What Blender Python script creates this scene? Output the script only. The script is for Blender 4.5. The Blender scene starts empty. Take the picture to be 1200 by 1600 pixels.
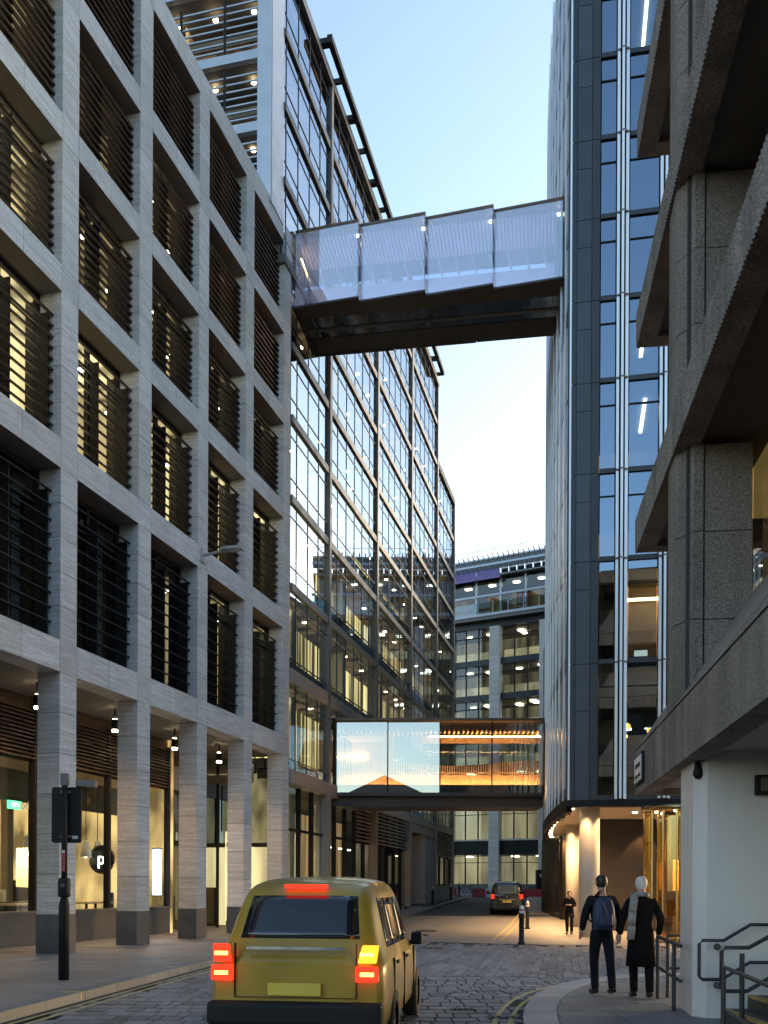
import bpy, bmesh, math, random
from mathutils import Vector, Matrix
random.seed(7)
R = math.radians
S = bpy.context.scene
COL = S.collection

# ------------------------------------------------------------------ camera
F = 1500.0                      # focal length in photo pixels (1600 px tall frame)
EYE = 1.7
cam_d = bpy.data.cameras.new("camera")
cam = bpy.data.objects.new("camera", cam_d); COL.objects.link(cam)
cam_d.sensor_fit = 'VERTICAL'; cam_d.sensor_height = 36.0; cam_d.sensor_width = 27.0
cam_d.lens = F / 1600 * 36.0
cam_d.shift_y = (1388 - 800) / 1600
cam_d.clip_start = 0.1; cam_d.clip_end = 3000
cam.matrix_world = Matrix.Translation((0, 0, EYE)) @ Matrix.Rotation(R(90), 4, 'X') @ Matrix.Rotation(R(0.28), 4, 'Z')
S.camera = cam

# ------------------------------------------------------------------ sky, sun, exposure
SUN_EL, SUN_AZ = 11.0, 50.0     # dusk: low sun off to the right, azimuth from +Y towards +X
W = bpy.data.worlds.new("World"); S.world = W; W.use_nodes = True
wn = W.node_tree.nodes; wl = W.node_tree.links
bg = wn["Background"]
sky = wn.new("ShaderNodeTexSky"); sky.sky_type = 'NISHITA'; sky.sun_disc = False
sky.sun_elevation = R(SUN_EL); sky.sun_rotation = R(SUN_AZ)
sky.altitude = 50; sky.air_density = 1.0; sky.dust_density = 1.3; sky.ozone_density = 1.25
wl.new(sky.outputs[0], bg.inputs[0]); bg.inputs[1].default_value = 0.14
sun_d = bpy.data.lights.new("sun", 'SUN'); sun_d.energy = 0.15; sun_d.angle = R(20); sun_d.color = (1, .86, .74)
sun = bpy.data.objects.new("sun", sun_d); COL.objects.link(sun)
sv = Vector((math.sin(R(SUN_AZ)) * math.cos(R(SUN_EL)), math.cos(R(SUN_AZ)) * math.cos(R(SUN_EL)), math.sin(R(SUN_EL))))
sun.rotation_euler = sv.to_track_quat('Z', 'Y').to_euler()
sun.location = (30, 10, 60)
S.view_settings.view_transform = 'Standard'; S.view_settings.look = 'None'
S.view_settings.gamma = 1; S.view_settings.exposure = 1.9
S.render.engine = 'CYCLES'
S.cycles.use_denoising = True
S.cycles.max_bounces = 7; S.cycles.diffuse_bounces = 3; S.cycles.glossy_bounces = 4
S.cycles.transparent_max_bounces = 14; S.cycles.transmission_bounces = 4
S.cycles.caustics_reflective = False; S.cycles.caustics_refractive = False
S.cycles.sample_clamp_indirect = 4.0

# ------------------------------------------------------------------ materials
def nt(name):
    m = bpy.data.materials.new(name); m.use_nodes = True
    t = m.node_tree; t.nodes.clear()
    out = t.nodes.new("ShaderNodeOutputMaterial")
    return m, t, out
def N(t, kind, **kw):
    n = t.nodes.new("ShaderNode" + kind)
    for k, v in kw.items():
        if isinstance(k, str) and k.startswith("i_"):
            n.inputs[k[2:].replace("_", " ")].default_value = v
        else:
            setattr(n, k, v)
    return n
def pos(t, scale=(1, 1, 1)):
    g = N(t, "NewGeometry"); mp = N(t, "Mapping"); mp.inputs['Scale'].default_value = scale
    t.links.new(g.outputs['Position'], mp.inputs['Vector'])
    return mp.outputs[0]
def M(name, col, rough=.6, metal=0., var=.15, vscale=(2, 2, 2), rand=.0, bump=0., bscale=40., spec=.5, detail=5., tone=False, speck=0., coat=0., stain=0., speck_scale=60.):
    """principled surface whose colour wanders with a world-space noise; rand = tone change from piece to piece"""
    m, t, out = nt(name); L = t.links.new
    b = N(t, "BsdfPrincipled"); L(b.outputs[0], out.inputs[0])
    b.inputs['Metallic'].default_value = metal
    b.inputs['Specular IOR Level'].default_value = spec
    b.inputs['Coat Weight'].default_value = coat
    nz = N(t, "TexNoise"); nz.inputs['Scale'].default_value = 1.0; nz.inputs['Detail'].default_value = detail
    L(pos(t, vscale), nz.inputs['Vector'])
    mr = N(t, "MapRange"); mr.inputs[1].default_value = .3; mr.inputs[2].default_value = .7
    mr.inputs[3].default_value = 1 - var; mr.inputs[4].default_value = 1 + var
    L(nz.outputs[0], mr.inputs[0]); fac = mr.outputs[0]
    def mul(a, bsock):
        x = N(t, "Math", operation='MULTIPLY'); L(a, x.inputs[0]); L(bsock, x.inputs[1]); return x.outputs[0]
    if rand:
        oi = N(t, "ObjectInfo"); r2 = N(t, "MapRange"); r2.inputs[3].default_value = 1 - rand; r2.inputs[4].default_value = 1 + rand
        L(oi.outputs['Random'], r2.inputs[0]); fac = mul(fac, r2.outputs[0])
    if tone:
        at = N(t, "Attribute"); at.attribute_name = "tone"; fac = mul(fac, at.outputs['Fac'])
    if speck:
        n3 = N(t, "TexNoise"); n3.inputs['Scale'].default_value = speck_scale; n3.inputs['Detail'].default_value = 3
        L(pos(t), n3.inputs['Vector'])
        r3 = N(t, "MapRange"); r3.inputs[1].default_value = .35; r3.inputs[2].default_value = .65
        r3.inputs[3].default_value = 1 - speck; r3.inputs[4].default_value = 1 + speck
        L(n3.outputs[0], r3.inputs[0]); fac = mul(fac, r3.outputs[0])
    if stain:
        n4 = N(t, "TexNoise"); n4.inputs['Scale'].default_value = 1; n4.inputs['Detail'].default_value = 4
        L(pos(t, (2.2, 2.2, .18)), n4.inputs['Vector'])
        r4 = N(t, "MapRange"); r4.inputs[1].default_value = .45; r4.inputs[2].default_value = .75
        r4.inputs[3].default_value = 1; r4.inputs[4].default_value = 1 - stain
        L(n4.outputs[0], r4.inputs[0]); fac = mul(fac, r4.outputs[0])
    vm = N(t, "VectorMath", operation='SCALE'); vm.inputs[0].default_value = col[:3]; L(fac, vm.inputs['Scale'])
    L(vm.outputs[0], b.inputs['Base Color'])
    rr = N(t, "MapRange"); rr.inputs[1].default_value = .3; rr.inputs[2].default_value = .7
    rr.inputs[3].default_value = max(.02, rough - .08); rr.inputs[4].default_value = min(1, rough + .08)
    L(nz.outputs[0], rr.inputs[0]); L(rr.outputs[0], b.inputs['Roughness'])
    if bump:
        n2 = N(t, "TexNoise"); n2.inputs['Scale'].default_value = bscale; n2.inputs['Detail'].default_value = 4
        L(pos(t), n2.inputs['Vector'])
        bp = N(t, "Bump"); bp.inputs['Strength'].default_value = bump; bp.inputs['Distance'].default_value = .02
        L(n2.outputs[0], bp.inputs['Height']); L(bp.outputs[0], b.inputs['Normal'])
    return m
def GLASS(name, tint, ior=1.5, floor_=.0, wob=.0, rough=0.0, frit=0., fritcol=(.7, .7, .8), refl=(1, 1, 1)):
    """architectural glass: clear pane seen through, sky and street mirrored by Fresnel; slightly uneven sheet"""
    m, t, out = nt(name); L = t.links.new
    tr = N(t, "BsdfTransparent"); tr.inputs[0].default_value = (*tint, 1)
    gl = N(t, "BsdfGlossy"); gl.inputs['Color'].default_value = (*refl, 1); gl.inputs['Roughness'].default_value = rough
    fr = N(t, "Fresnel"); fr.inputs['IOR'].default_value = ior
    mx = N(t, "Math", operation='MAXIMUM'); mx.inputs[1].default_value = floor_; L(fr.outputs[0], mx.inputs[0])
    if wob:
        nz = N(t, "TexNoise"); nz.inputs['Scale'].default_value = .55; nz.inputs['Detail'].default_value = 1.0
        L(pos(t), nz.inputs['Vector'])
        bp = N(t, "Bump"); bp.inputs['Strength'].default_value = wob; bp.inputs['Distance'].default_value = .05
        L(nz.outputs[0], bp.inputs['Height']); L(bp.outputs[0], gl.inputs['Normal'])
    ge = N(t, "NewGeometry"); iv = N(t, "Math", operation='SUBTRACT'); iv.inputs[0].default_value = 1; L(ge.outputs['Backfacing'], iv.inputs[1])
    fm = N(t, "Math", operation='MULTIPLY'); L(mx.outputs[0], fm.inputs[0]); L(iv.outputs[0], fm.inputs[1])
    base = tr.outputs[0]
    if frit:
        df = N(t, "BsdfDiffuse"); df.inputs[0].default_value = (*fritcol, 1)
        tl = N(t, "BsdfTranslucent"); tl.inputs[0].default_value = (*fritcol, 1)
        a = N(t, "MixShader"); a.inputs[0].default_value = .6; L(df.outputs[0], a.inputs[1]); L(tl.outputs[0], a.inputs[2])
        b2 = N(t, "MixShader"); b2.inputs[0].default_value = frit; L(base, b2.inputs[1]); L(a.outputs[0], b2.inputs[2]); base = b2.outputs[0]
    ms = N(t, "MixShader"); L(fm.outputs[0], ms.inputs[0]); L(base, ms.inputs[1]); L(gl.outputs[0], ms.inputs[2])
    L(ms.outputs[0], out.inputs[0])
    return m
def EMIT(name, col, s):
    m, t, out = nt(name); e = N(t, "Emission"); e.inputs[0].default_value = (*col, 1); e.inputs[1].default_value = s
    t.links.new(e.outputs[0], out.inputs[0]); return m
def LIT(name, col, s, sc=(1.4, 1.4, .12), lo=.1, thr=(.38, .62), rand=.5):
    """lit room seen through a window: walls and ceilings glow unevenly in place of lamplight"""
    m, t, out = nt(name); L = t.links.new
    nz = N(t, "TexNoise"); nz.inputs['Scale'].default_value = 1; nz.inputs['Detail'].default_value = 2.5
    L(pos(t, sc), nz.inputs['Vector'])
    mr = N(t, "MapRange"); mr.inputs[1].default_value = thr[0]; mr.inputs[2].default_value = thr[1]
    mr.inputs[3].default_value = lo; mr.inputs[4].default_value = 1
    L(nz.outputs[0], mr.inputs[0])
    oi = N(t, "ObjectInfo"); r2 = N(t, "MapRange"); r2.inputs[3].default_value = 1 - rand; r2.inputs[4].default_value = 1 + rand
    L(oi.outputs['Random'], r2.inputs[0])
    mm = N(t, "Math", operation='MULTIPLY'); L(mr.outputs[0], mm.inputs[0]); L(r2.outputs[0], mm.inputs[1])
    m2 = N(t, "Math", operation='MULTIPLY'); L(mm.outputs[0], m2.inputs[0]); m2.inputs[1].default_value = s
    e = N(t, "Emission"); e.inputs[0].default_value = (*col, 1); L(m2.outputs[0], e.inputs[1])
    L(e.outputs[0], out.inputs[0]); return m

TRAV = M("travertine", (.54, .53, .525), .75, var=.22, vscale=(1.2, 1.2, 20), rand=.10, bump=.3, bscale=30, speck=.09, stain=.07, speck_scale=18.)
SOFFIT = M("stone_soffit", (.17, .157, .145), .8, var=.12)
DARKSTONE = M("dark_granite", (.075, .078, .085), .45, var=.2, vscale=(3, 3, 3), speck=.15, rand=.08)
JOINT = M("joint_shadow_gap", (.06, .055, .05), .9)
TIMBER = M("dark_timber_slat", (.038, .018, .010), .5, var=.35, vscale=(4, 4, 14), rand=.3)
BLACKMET = M("black_metal", (.013, .013, .014), .6, var=.15, rand=.2, spec=.25)
BRONZE = M("bronze_metal", (.11, .075, .05), .4, metal=.6, var=.2)
GREYMET = M("grey_anodised_metal", (.14, .137, .135), .5, metal=.35, var=.1, rand=.05)
LIGHTMET = M("pale_metal_panel", (.46, .49, .53), .38, metal=.3, var=.06, rand=.04)
SILVER = M("silver_fin", (.80, .82, .85), .40, metal=.45, var=.03)
SLATE = M("slate_blue_panel", (.042, .052, .068), .38, metal=.15, var=.12, rand=.12)
SLATED = M("dark_slate_panel", (.022, .027, .035), .42, var=.12, rand=.1)
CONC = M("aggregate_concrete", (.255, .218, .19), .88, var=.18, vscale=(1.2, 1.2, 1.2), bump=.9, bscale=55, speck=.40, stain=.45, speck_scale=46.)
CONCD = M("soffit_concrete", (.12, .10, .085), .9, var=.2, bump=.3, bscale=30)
PAINT = M("painted_render", (.72, .675, .645), .75, var=.05, vscale=(.8, .8, .5), bump=.06, bscale=14, stain=.10)  # tint made lighter and warmer in place of lamplight from the stairs
PAINTC = M("painted_soffit", (.42, .385, .365), .8, var=.06)  # warmed the same way to carry that lamplight
FARSTONE = M("far_stone", (.54, .50, .465), .8, var=.12, vscale=(.6, .6, 3), rand=.06)
ROOM = M("office_interior", (.16, .14, .115), .8, var=.2)
ROOMD = M("unlit_interior", (.03, .032, .035), .8, var=.3)
WHITEP = M("white_paint", (.75, .75, .74), .5, var=.05)
REDP = M("red_plastic", (.42, .035, .04), .45, var=.12)
WHPL = M("white_plastic", (.62, .62, .62), .5, var=.12)
PURPLE = M("purple_banner", (.30, .22, .50), .7, var=.1)
WOOD = M("pale_oak_slat", (.60, .36, .17), .5, var=.2, vscale=(5, 5, 2), rand=.12)
PLASTER = M("warm_plaster", (.60, .42, .27), .7, var=.05)
BROWNW = M("dark_walnut_panel", (.022, .012, .007), .5, var=.2, vscale=(3, 3, .6))
CREAMCOL = M("cream_column", (.58, .52, .47), .55, var=.05, stain=.05)
CREAMSOF = M("cream_soffit", (.50, .43, .35), .7, var=.05)
GOLD = M("polished_brass", (.45, .31, .13), .2, metal=1., var=.1)
MIRROR = M("polished_soffit", (.42, .41, .40), .06, metal=1., var=.08, vscale=(.8, .8, .8), bump=.35, bscale=2.2)
SOFD = M("bridge_soffit", (.045, .042, .042), .5, var=.15)
MORTAR = M("mortar_bed", (.035, .036, .040), .85, var=.25, vscale=(3, 3, 3))
SETT = M("granite_sett", (.175, .175, .19), .5, var=.18, vscale=(6, 6, 6), tone=True, speck=.14, bump=.35, bscale=50, stain=.2)
FLAG = M("york_flag", (.22, .20, .185), .6, var=.2, vscale=(1.6, 1.6, 1.6), tone=True, speck=.08, bump=.2, bscale=25)
FLAGD = M("grey_flag", (.155, .16, .17), .55, var=.18, vscale=(1.6, 1.6, 1.6), tone=True, speck=.10, bump=.2, bscale=25)
KERB = M("granite_kerb", (.30, .31, .33), .6, var=.14, vscale=(3, 3, 3), rand=.10, speck=.12)
KERBD = M("dark_kerb", (.17, .17, .18), .6, var=.18, vscale=(3, 3, 3), rand=.12, speck=.12)
ASPH = M("asphalt", (.040, .041, .045), .75, var=.22, vscale=(1.5, 1.5, 1.5), bump=.5, bscale=60, speck=.2)
YLINE = M("yellow_paint", (.50, .42, .18), .65, var=.35, vscale=(7, 7, 7), speck=.15)
IRON = M("cast_iron", (.03, .03, .032), .5, var=.3, vscale=(10, 10, 10))
GROUND = M("city_ground", (.07, .07, .075), .85, var=.2, vscale=(.3, .3, .3))
SKIN = M("skin", (.42, .26, .20), .5, var=.06)
NAVY = M("navy_suit", (.012, .013, .018), .8, spec=.08, var=.2, vscale=(12, 12, 4))
BLACKC = M("black_wool", (.008, .008, .009), .9, spec=.08, var=.2, vscale=(12, 12, 4))
SCARF = M("grey_scarf", (.24, .255, .26), .9, var=.25, vscale=(16, 16, 16))
HAIRD = M("dark_hair", (.012, .009, .008), .5, var=.3, vscale=(60, 60, 20))
HAIRW = M("white_hair", (.55, .54, .53), .6, var=.2, vscale=(60, 60, 20))
PACK = M("blue_nylon", (.018, .035, .085), .55, var=.2, vscale=(10, 10, 10))
LEATHER = M("black_leather", (.012, .011, .011), .4, var=.2)
TAXI = M("gold_car_paint", (.36, .235, .022), .36, metal=.1, var=.14, vscale=(1.5, 1.5, 2.5), coat=.45)
BLKCAR = M("black_car_paint", (.008, .008, .009), .22, var=.1, coat=1.0)
RUBBER = M("tyre_rubber", (.015, .015, .015), .8, var=.2)
CHROME = M("chrome_trim", (.7, .7, .7), .18, metal=1., var=.05)
PLATEY = M("yellow_plate", (.65, .48, .06), .45, var=.05)
CARGLASS = M("dark_car_glass", (.012, .014, .018), .06, var=.1, spec=.8)
CARGLASSB = M("pale_car_glass", (.10, .14, .20), .08, var=.1, spec=.9)
LUM = M("lamp_housing", (.42, .43, .45), .4, metal=.4, var=.05)

BEIGE = M("beige_metal", (.33, .30, .27), .5, metal=.15, var=.08, rand=.05)
G_OFFICE = GLASS("office_glass", (.62, .66, .66), 1.55, .03, .0)
G_CURTAIN = GLASS("curtain_wall_glass", (.66, .70, .68), 2.6, .42, .03, refl=(.64, .82, 1.0))
G_DARKB = GLASS("blue_tower_glass", (.35, .42, .46), 2.0, .30, .03, refl=(.62, .80, 1.0))
G_SHOP = GLASS("shop_glass", (.85, .88, .84), 1.45, .04, .0)
G_FAR = GLASS("far_glass", (.70, .74, .72), 1.5, .06, .0)
G_BRU = GLASS("upper_bridge_glass", (.74, .82, .93), 1.5, .32, .02, frit=.22, fritcol=(.85, .80, .95))
G_BRB = GLASS("bridge_back_glass", (.85, .92, .96), 1.5, .05, .0)
G_BRL = GLASS("lower_bridge_glass", (.80, .80, .78), 1.5, .34, .01)
G_BRL2 = GLASS("lower_bridge_clear_glass", (.85, .85, .83), 1.5, .11, .01)
G_BAL = GLASS("balustrade_glass", (.60, .72, .70), 1.5, .12, .0)
G_BRASS = GLASS("brass_tinted_glass", (.75, .60, .32), 1.6, .18, .03, refl=(1, .8, .45))

WARM = (1.0, .70, .34)
L_BRIGHT = LIT("bright_room_light", (1.0, .74, .36), .95, lo=.28, rand=.35)
L_MID = LIT("mid_room_light", (1.0, .70, .34), .42, lo=.15, rand=.5)
L_DIM = LIT("dim_room_light", (1.0, .62, .30), .10, lo=.15, rand=.6)
L_CURT = LIT("curtained_room_light", (1.0, .76, .34), .85, sc=(2.4, 2.4, .05), lo=.05, thr=(.44, .60), rand=.5)
L_FAR = LIT("far_office_light", (1.0, .80, .46), .075, sc=(.9, .9, .1), lo=.15, thr=(.40, .62), rand=.4)
L_FARG = LIT("far_ground_light", (1.0, .84, .50), .17, sc=(.7, .7, .15), lo=.45, thr=(.38, .62), rand=.2)
L_UPSTAND = LIT("far_upstand_glow", (1.0, .86, .52), .22, sc=(.8, .8, .6), lo=.5, rand=.4)
L_SHOP = LIT("shop_wall_light", (1.0, .66, .26), .42, sc=(.9, .9, .5), lo=.16, thr=(.38, .66), rand=.2)
L_TAN = LIT("tan_room_light", (1.0, .62, .20), .10, sc=(.5, .5, .2), lo=.5, rand=.1)
L_CREAM = LIT("lobby_wall_light", (1.0, .80, .44), .42, sc=(.9, .9, .2), lo=.45, rand=.1)
E_SPOT = EMIT("downlight_glow", (1.0, .82, .52), 14)
E_CAN = EMIT("canopy_glow", (1.0, .78, .42), 3.2)
E_FARSPOT = EMIT("far_downlight_glow", (1.0, .88, .62), 5)
E_TUBE = EMIT("tube_light_glow", (1.0, .88, .62), 7)
E_WARM = EMIT("warm_strip_glow", (1.0, .58, .22), 13)
E_PEND = EMIT("pendant_glow", (1.0, .90, .72), 1.1)
E_RED = EMIT("tail_lamp_red", (1.0, .03, .012), .75)
E_AMB = EMIT("tail_lamp_amber", (1.0, .30, .02), .9)
E_GREEN = EMIT("exit_sign_green", (.10, .75, .30), 1.0)
E_WHITE = EMIT("sign_white", (.90, .96, 1.0), 3.0)
E_ORANGE = EMIT("pendant_orange", (1.0, .42, .06), 4.0)

# ------------------------------------------------------------------ mesh helpers
def tag(o, label=None, cat=None, group=None, kind=None):
    if label: o["label"] = label
    if cat: o["category"] = cat
    if group: o["group"] = group
    if kind: o["kind"] = kind
    return o
def link(name, me, parent=None, loc=(0, 0, 0), rot=(0, 0, 0), scale=(1, 1, 1)):
    o = bpy.data.objects.new(name, me); COL.objects.link(o)
    if parent: o.parent = parent
    o.location = loc; o.rotation_euler = rot; o.scale = scale
    return o
def empty(name, loc=(0, 0, 0), rz=0, parent=None):
    o = link(name, None, parent, loc, (0, 0, rz)); o.empty_display_size = .3
    return o
_unit = {}
def unit(mat):
    if mat.name not in _unit:
        me = bpy.data.meshes.new("box_" + mat.name)
        v = [(x, y, z) for x in (-.5, .5) for y in (-.5, .5) for z in (-.5, .5)]
        me.from_pydata(v, [], [(0, 1, 3, 2), (4, 6, 7, 5), (0, 4, 5, 1), (2, 3, 7, 6), (0, 2, 6, 4), (1, 5, 7, 3)])
        me.materials.append(mat); _unit[mat.name] = me
    return _unit[mat.name]
def box(name, mat, parent, x0, x1, y0, y1, z0, z1, rot=(0, 0, 0)):
    return link(name, unit(mat), parent, ((x0 + x1) / 2, (y0 + y1) / 2, (z0 + z1) / 2), rot, (abs(x1 - x0), abs(y1 - y0), abs(z1 - z0)))
class MB:
    def __init__(s): s.v = []; s.f = []; s.m = []; s.tone = []; s.sm = []
    def add(s, vs, fs, mi=0, smooth=False, tone=1.0):
        o = len(s.v); s.v += [tuple(p) for p in vs]
        for f in fs: s.f.append(tuple(i + o for i in f)); s.m.append(mi); s.sm.append(smooth); s.tone.append(tone)
        return s
    def box(s, x0, x1, y0, y1, z0, z1, mi=0, mat4=None, tone=1.0):
        v = [Vector((x, y, z)) for x in (x0, x1) for y in (y0, y1) for z in (z0, z1)]
        if mat4: v = [mat4 @ p for p in v]
        return s.add(v, [(0, 1, 3, 2), (4, 6, 7, 5), (0, 4, 5, 1), (2, 3, 7, 6), (0, 2, 6, 4), (1, 5, 7, 3)], mi, tone=tone)
    def prism(s, poly, z0, z1, mi=0):
        n = len(poly)
        v = [(x, y, z0) for x, y in poly] + [(x, y, z1) for x, y in poly]
        return s.add(v, [tuple(range(n - 1, -1, -1)), tuple(range(n, 2 * n))] + [(i, (i + 1) % n, n + (i + 1) % n, n + i) for i in range(n)], mi)
    def tube(s, path, r, seg=8, mi=0, close=False, smooth=True):
        path = [Vector(p) for p in path]; n = len(path)
        rr = r if isinstance(r, (list, tuple)) else [r] * n
        vs = []; prev = None
        for i, p in enumerate(path):
            if close: d = (path[(i + 1) % n] - path[i - 1])
            else: d = (path[min(i + 1, n - 1)] - path[max(i - 1, 0)])
            d.normalize()
            up = Vector((0, 0, 1)) if abs(d.z) < .95 else Vector((1, 0, 0))
            a = d.cross(up).normalized(); b = a.cross(d).normalized()
            for k in range(seg):
                t = 2 * math.pi * k / seg
                vs.append(p + a * math.cos(t) * rr[i] + b * math.sin(t) * rr[i])
        fs = []
        for i in range(n if close else n - 1):
            j = (i + 1) % n
            for k in range(seg):
                l = (k + 1) % seg
                fs.append((i * seg + k, i * seg + l, j * seg + l, j * seg + k))
        s.add(vs, fs, mi, smooth)
        if not close:
            s.add(vs[:seg], [tuple(range(seg))], mi); s.add(vs[-seg:], [tuple(range(seg - 1, -1, -1))], mi)
        return s
    def lathe(s, prof, cx=0, cy=0, seg=16, mi=0, smooth=True):
        vs = []
        for r, z in prof:
            for k in range(seg):
                t = 2 * math.pi * k / seg; vs.append((cx + r * math.cos(t), cy + r * math.sin(t), z))
        fs = []
        for i in range(len(prof) - 1):
            for k in range(seg):
                l = (k + 1) % seg; fs.append((i * seg + k, i * seg + l, (i + 1) * seg + l, (i + 1) * seg + k))
        fs.append(tuple(range(seg - 1, -1, -1))); q = (len(prof) - 1) * seg; fs.append(tuple(range(q, q + seg)))
        return s.add(vs, fs, mi, smooth)
    def mesh(s, name, mats):
        me = bpy.data.meshes.new(name); me.from_pydata(s.v, [], s.f)
        for m in (mats if isinstance(mats, (list, tuple)) else [mats]): me.materials.append(m)
        me.polygons.foreach_set("material_index", s.m); me.polygons.foreach_set("use_smooth", s.sm)
        a = me.attributes.new("tone", 'FLOAT', 'FACE'); a.data.foreach_set("value", s.tone)
        me.update(); return me
    def build(s, name, mats, parent=None, loc=(0, 0, 0), rz=0):
        return link(name, s.mesh(name, mats), parent, loc, (0, 0, rz))
def lerp_tab(tab, y):
    if y <= tab[0][0]: return tab[0][1]
    for (a, b), (c, d) in zip(tab, tab[1:]):
        if y <= c: return b + (d - b) * (y - a) / (c - a)
    return tab[-1][1]
GT = [(44, 0), (55, .22), (62, .55), (73, .84), (92, 1.05)]
def g(y): return lerp_tab(GT, y)
def fonts(name, txt, size, mat, parent, loc, rot, ext=.004):
    c = bpy.data.curves.new(name, 'FONT'); c.body = txt; c.size = size; c.extrude = ext; c.align_x = 'CENTER'; c.align_y = 'CENTER'
    c.materials.append(mat); t_ = bpy.data.objects.new(name, c); COL.objects.link(t_)
    me = bpy.data.meshes.new_from_object(t_.evaluated_get(bpy.context.evaluated_depsgraph_get())); bpy.data.objects.remove(t_)
    me.name = name; return link(name, me, parent, loc, rot)

# ================================================================== GROUND
KL = [(0, -6.2), (12, -4.8), (20.9, -3.76), (28, -2.75), (36, -1.6), (44, -.3), (52, 1.28), (62, 3.8), (73, 6.0), (80, 7.3), (90, 9.0)]
def kl(y): return lerp_tab(KL, y)
KR2 = [(29, 3.6), (31, 3.9), (54, 7.95), (70, 10.6), (95, 14.5)]
YB = [(-8, 34.0), (-3, 32.6), (4, 29.6), (16, 27.6)]
def sheet(name, mat, fz, xl, xr, y0, y1, n, kind="structure"):
    b = MB(); prev = None
    for i in range(n + 1):
        y = y0 + (y1 - y0) * i / n
        b.v += [(xl(y), y, fz(y)), (xr(y), y, fz(y))]
        if i: k = 2 * i; b.f.append((k - 2, k - 1, k + 1, k)); b.m.append(0); b.sm.append(False); b.tone.append(1.0)
    return tag(b.build(name, mat), kind=kind)
b = MB()
ys = [-1500, -60, 0, 44, 55, 62, 73, 92, 200, 1500]
for i, y in enumerate(ys):
    b.v += [(-1500, y, g(y) - .10), (1500, y, g(y) - .10)]
    if i: k = 2 * i; b.f.append((k - 2, k - 1, k + 1, k)); b.m.append(0); b.sm.append(False); b.tone.append(1.0)
tag(b.build("ground", GROUND), kind="structure")

sett_road = sheet("sett_road", MORTAR, lambda y: -.014, lambda y: -9, lambda y: 16, 2, 34, 4)
b = MB()
xs = [-9, -8, -3, 4, 16, 34]
for i, x in enumerate(xs):
    b.v += [(x, lerp_tab(YB, x), -.002), (x, 53.4, .19 if False else g(53.4) * 0 - .002)]
    if i: k = 2 * i; b.f.append((k - 2, k, k + 1, k - 1)); b.m.append(0); b.sm.append(False); b.tone.append(1.0)
# paved crossing follows the rise of the street
PAVE = M("smooth_paving", (.235, .215, .20), .5, var=.16, vscale=(.9, .9, .9), speck=.07, bump=.12, bscale=20, tone=True)
b = MB()
ny = 12
for i, x in enumerate(xs):
    for j in range(ny + 1):
        y0 = lerp_tab(YB, x); y = y0 + (53.4 - y0) * j / ny
        b.v.append((x, y, g(y) - .002))
for i in range(len(xs) - 1):
    for j in range(ny):
        a = i * (ny + 1) + j
        b.f.append((a, a + ny + 1, a + ny + 2, a + 1)); b.m.append(0); b.sm.append(False); b.tone.append(1.0)
tag(b.build("paved_crossing", PAVE), kind="structure")
sheet("road", ASPH, lambda y: g(y) - .006, lambda y: -12, lambda y: 40, 53.4, 120, 30)
# flush paving beside the dark tower, beyond the crossing
far_pave = sheet("far_pavement", PAVE, lambda y: g(y) + .07, lambda y: lerp_tab(KR2, y), lambda y: 34, 53.5, 92, 20)
for i in range(14):
    y0 = 53.5 + i * 2.0; y1 = y0 + 1.98
    m = MB(); x0, x1 = lerp_tab(KR2, y0), lerp_tab(KR2, y1)
    v = [(x0 - .2, y0, g(y0) - .05), (x0, y0, g(y0) - .05), (x1, y1, g(y1) - .05), (x1 - .2, y1, g(y1) - .05)]
    v2 = [(p[0], p[1], p[2] + .125) for p in v]
    m.add(v + v2, [(3, 2, 1, 0), (4, 5, 6, 7), (0, 1, 5, 4), (1, 2, 6, 5), (2, 3, 7, 6), (3, 0, 4, 7)])
    m.build("kerb_stone", KERB, far_pave)

left_pave = sheet("left_pavement", MORTAR, lambda y: g(y) + .106, lambda y: -26, lambda y: kl(y) - .28, 2, 86, 60)
# kerb stones of the left pavement
y = 7.0
while y < 82:
    ln = 1.25
    y1 = y + ln
    m = MB(); a, c = kl(y), kl(y1 - .012)
    v = [(a - .3, y, g(y) - .1), (a, y, g(y) - .1), (c, y1 - .012, g(y1) - .1), (c - .3, y1 - .012, g(y1) - .1)]
    v2 = [(p[0], p[1], p[2] + .225) for p in v]
    m.add(v + v2, [(3, 2, 1, 0), (4, 5, 6, 7), (0, 1, 5, 4), (1, 2, 6, 5), (2, 3, 7, 6), (3, 0, 4, 7)])
    m.build("kerb_stone", KERBD, left_pave)
    y = y1
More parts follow.
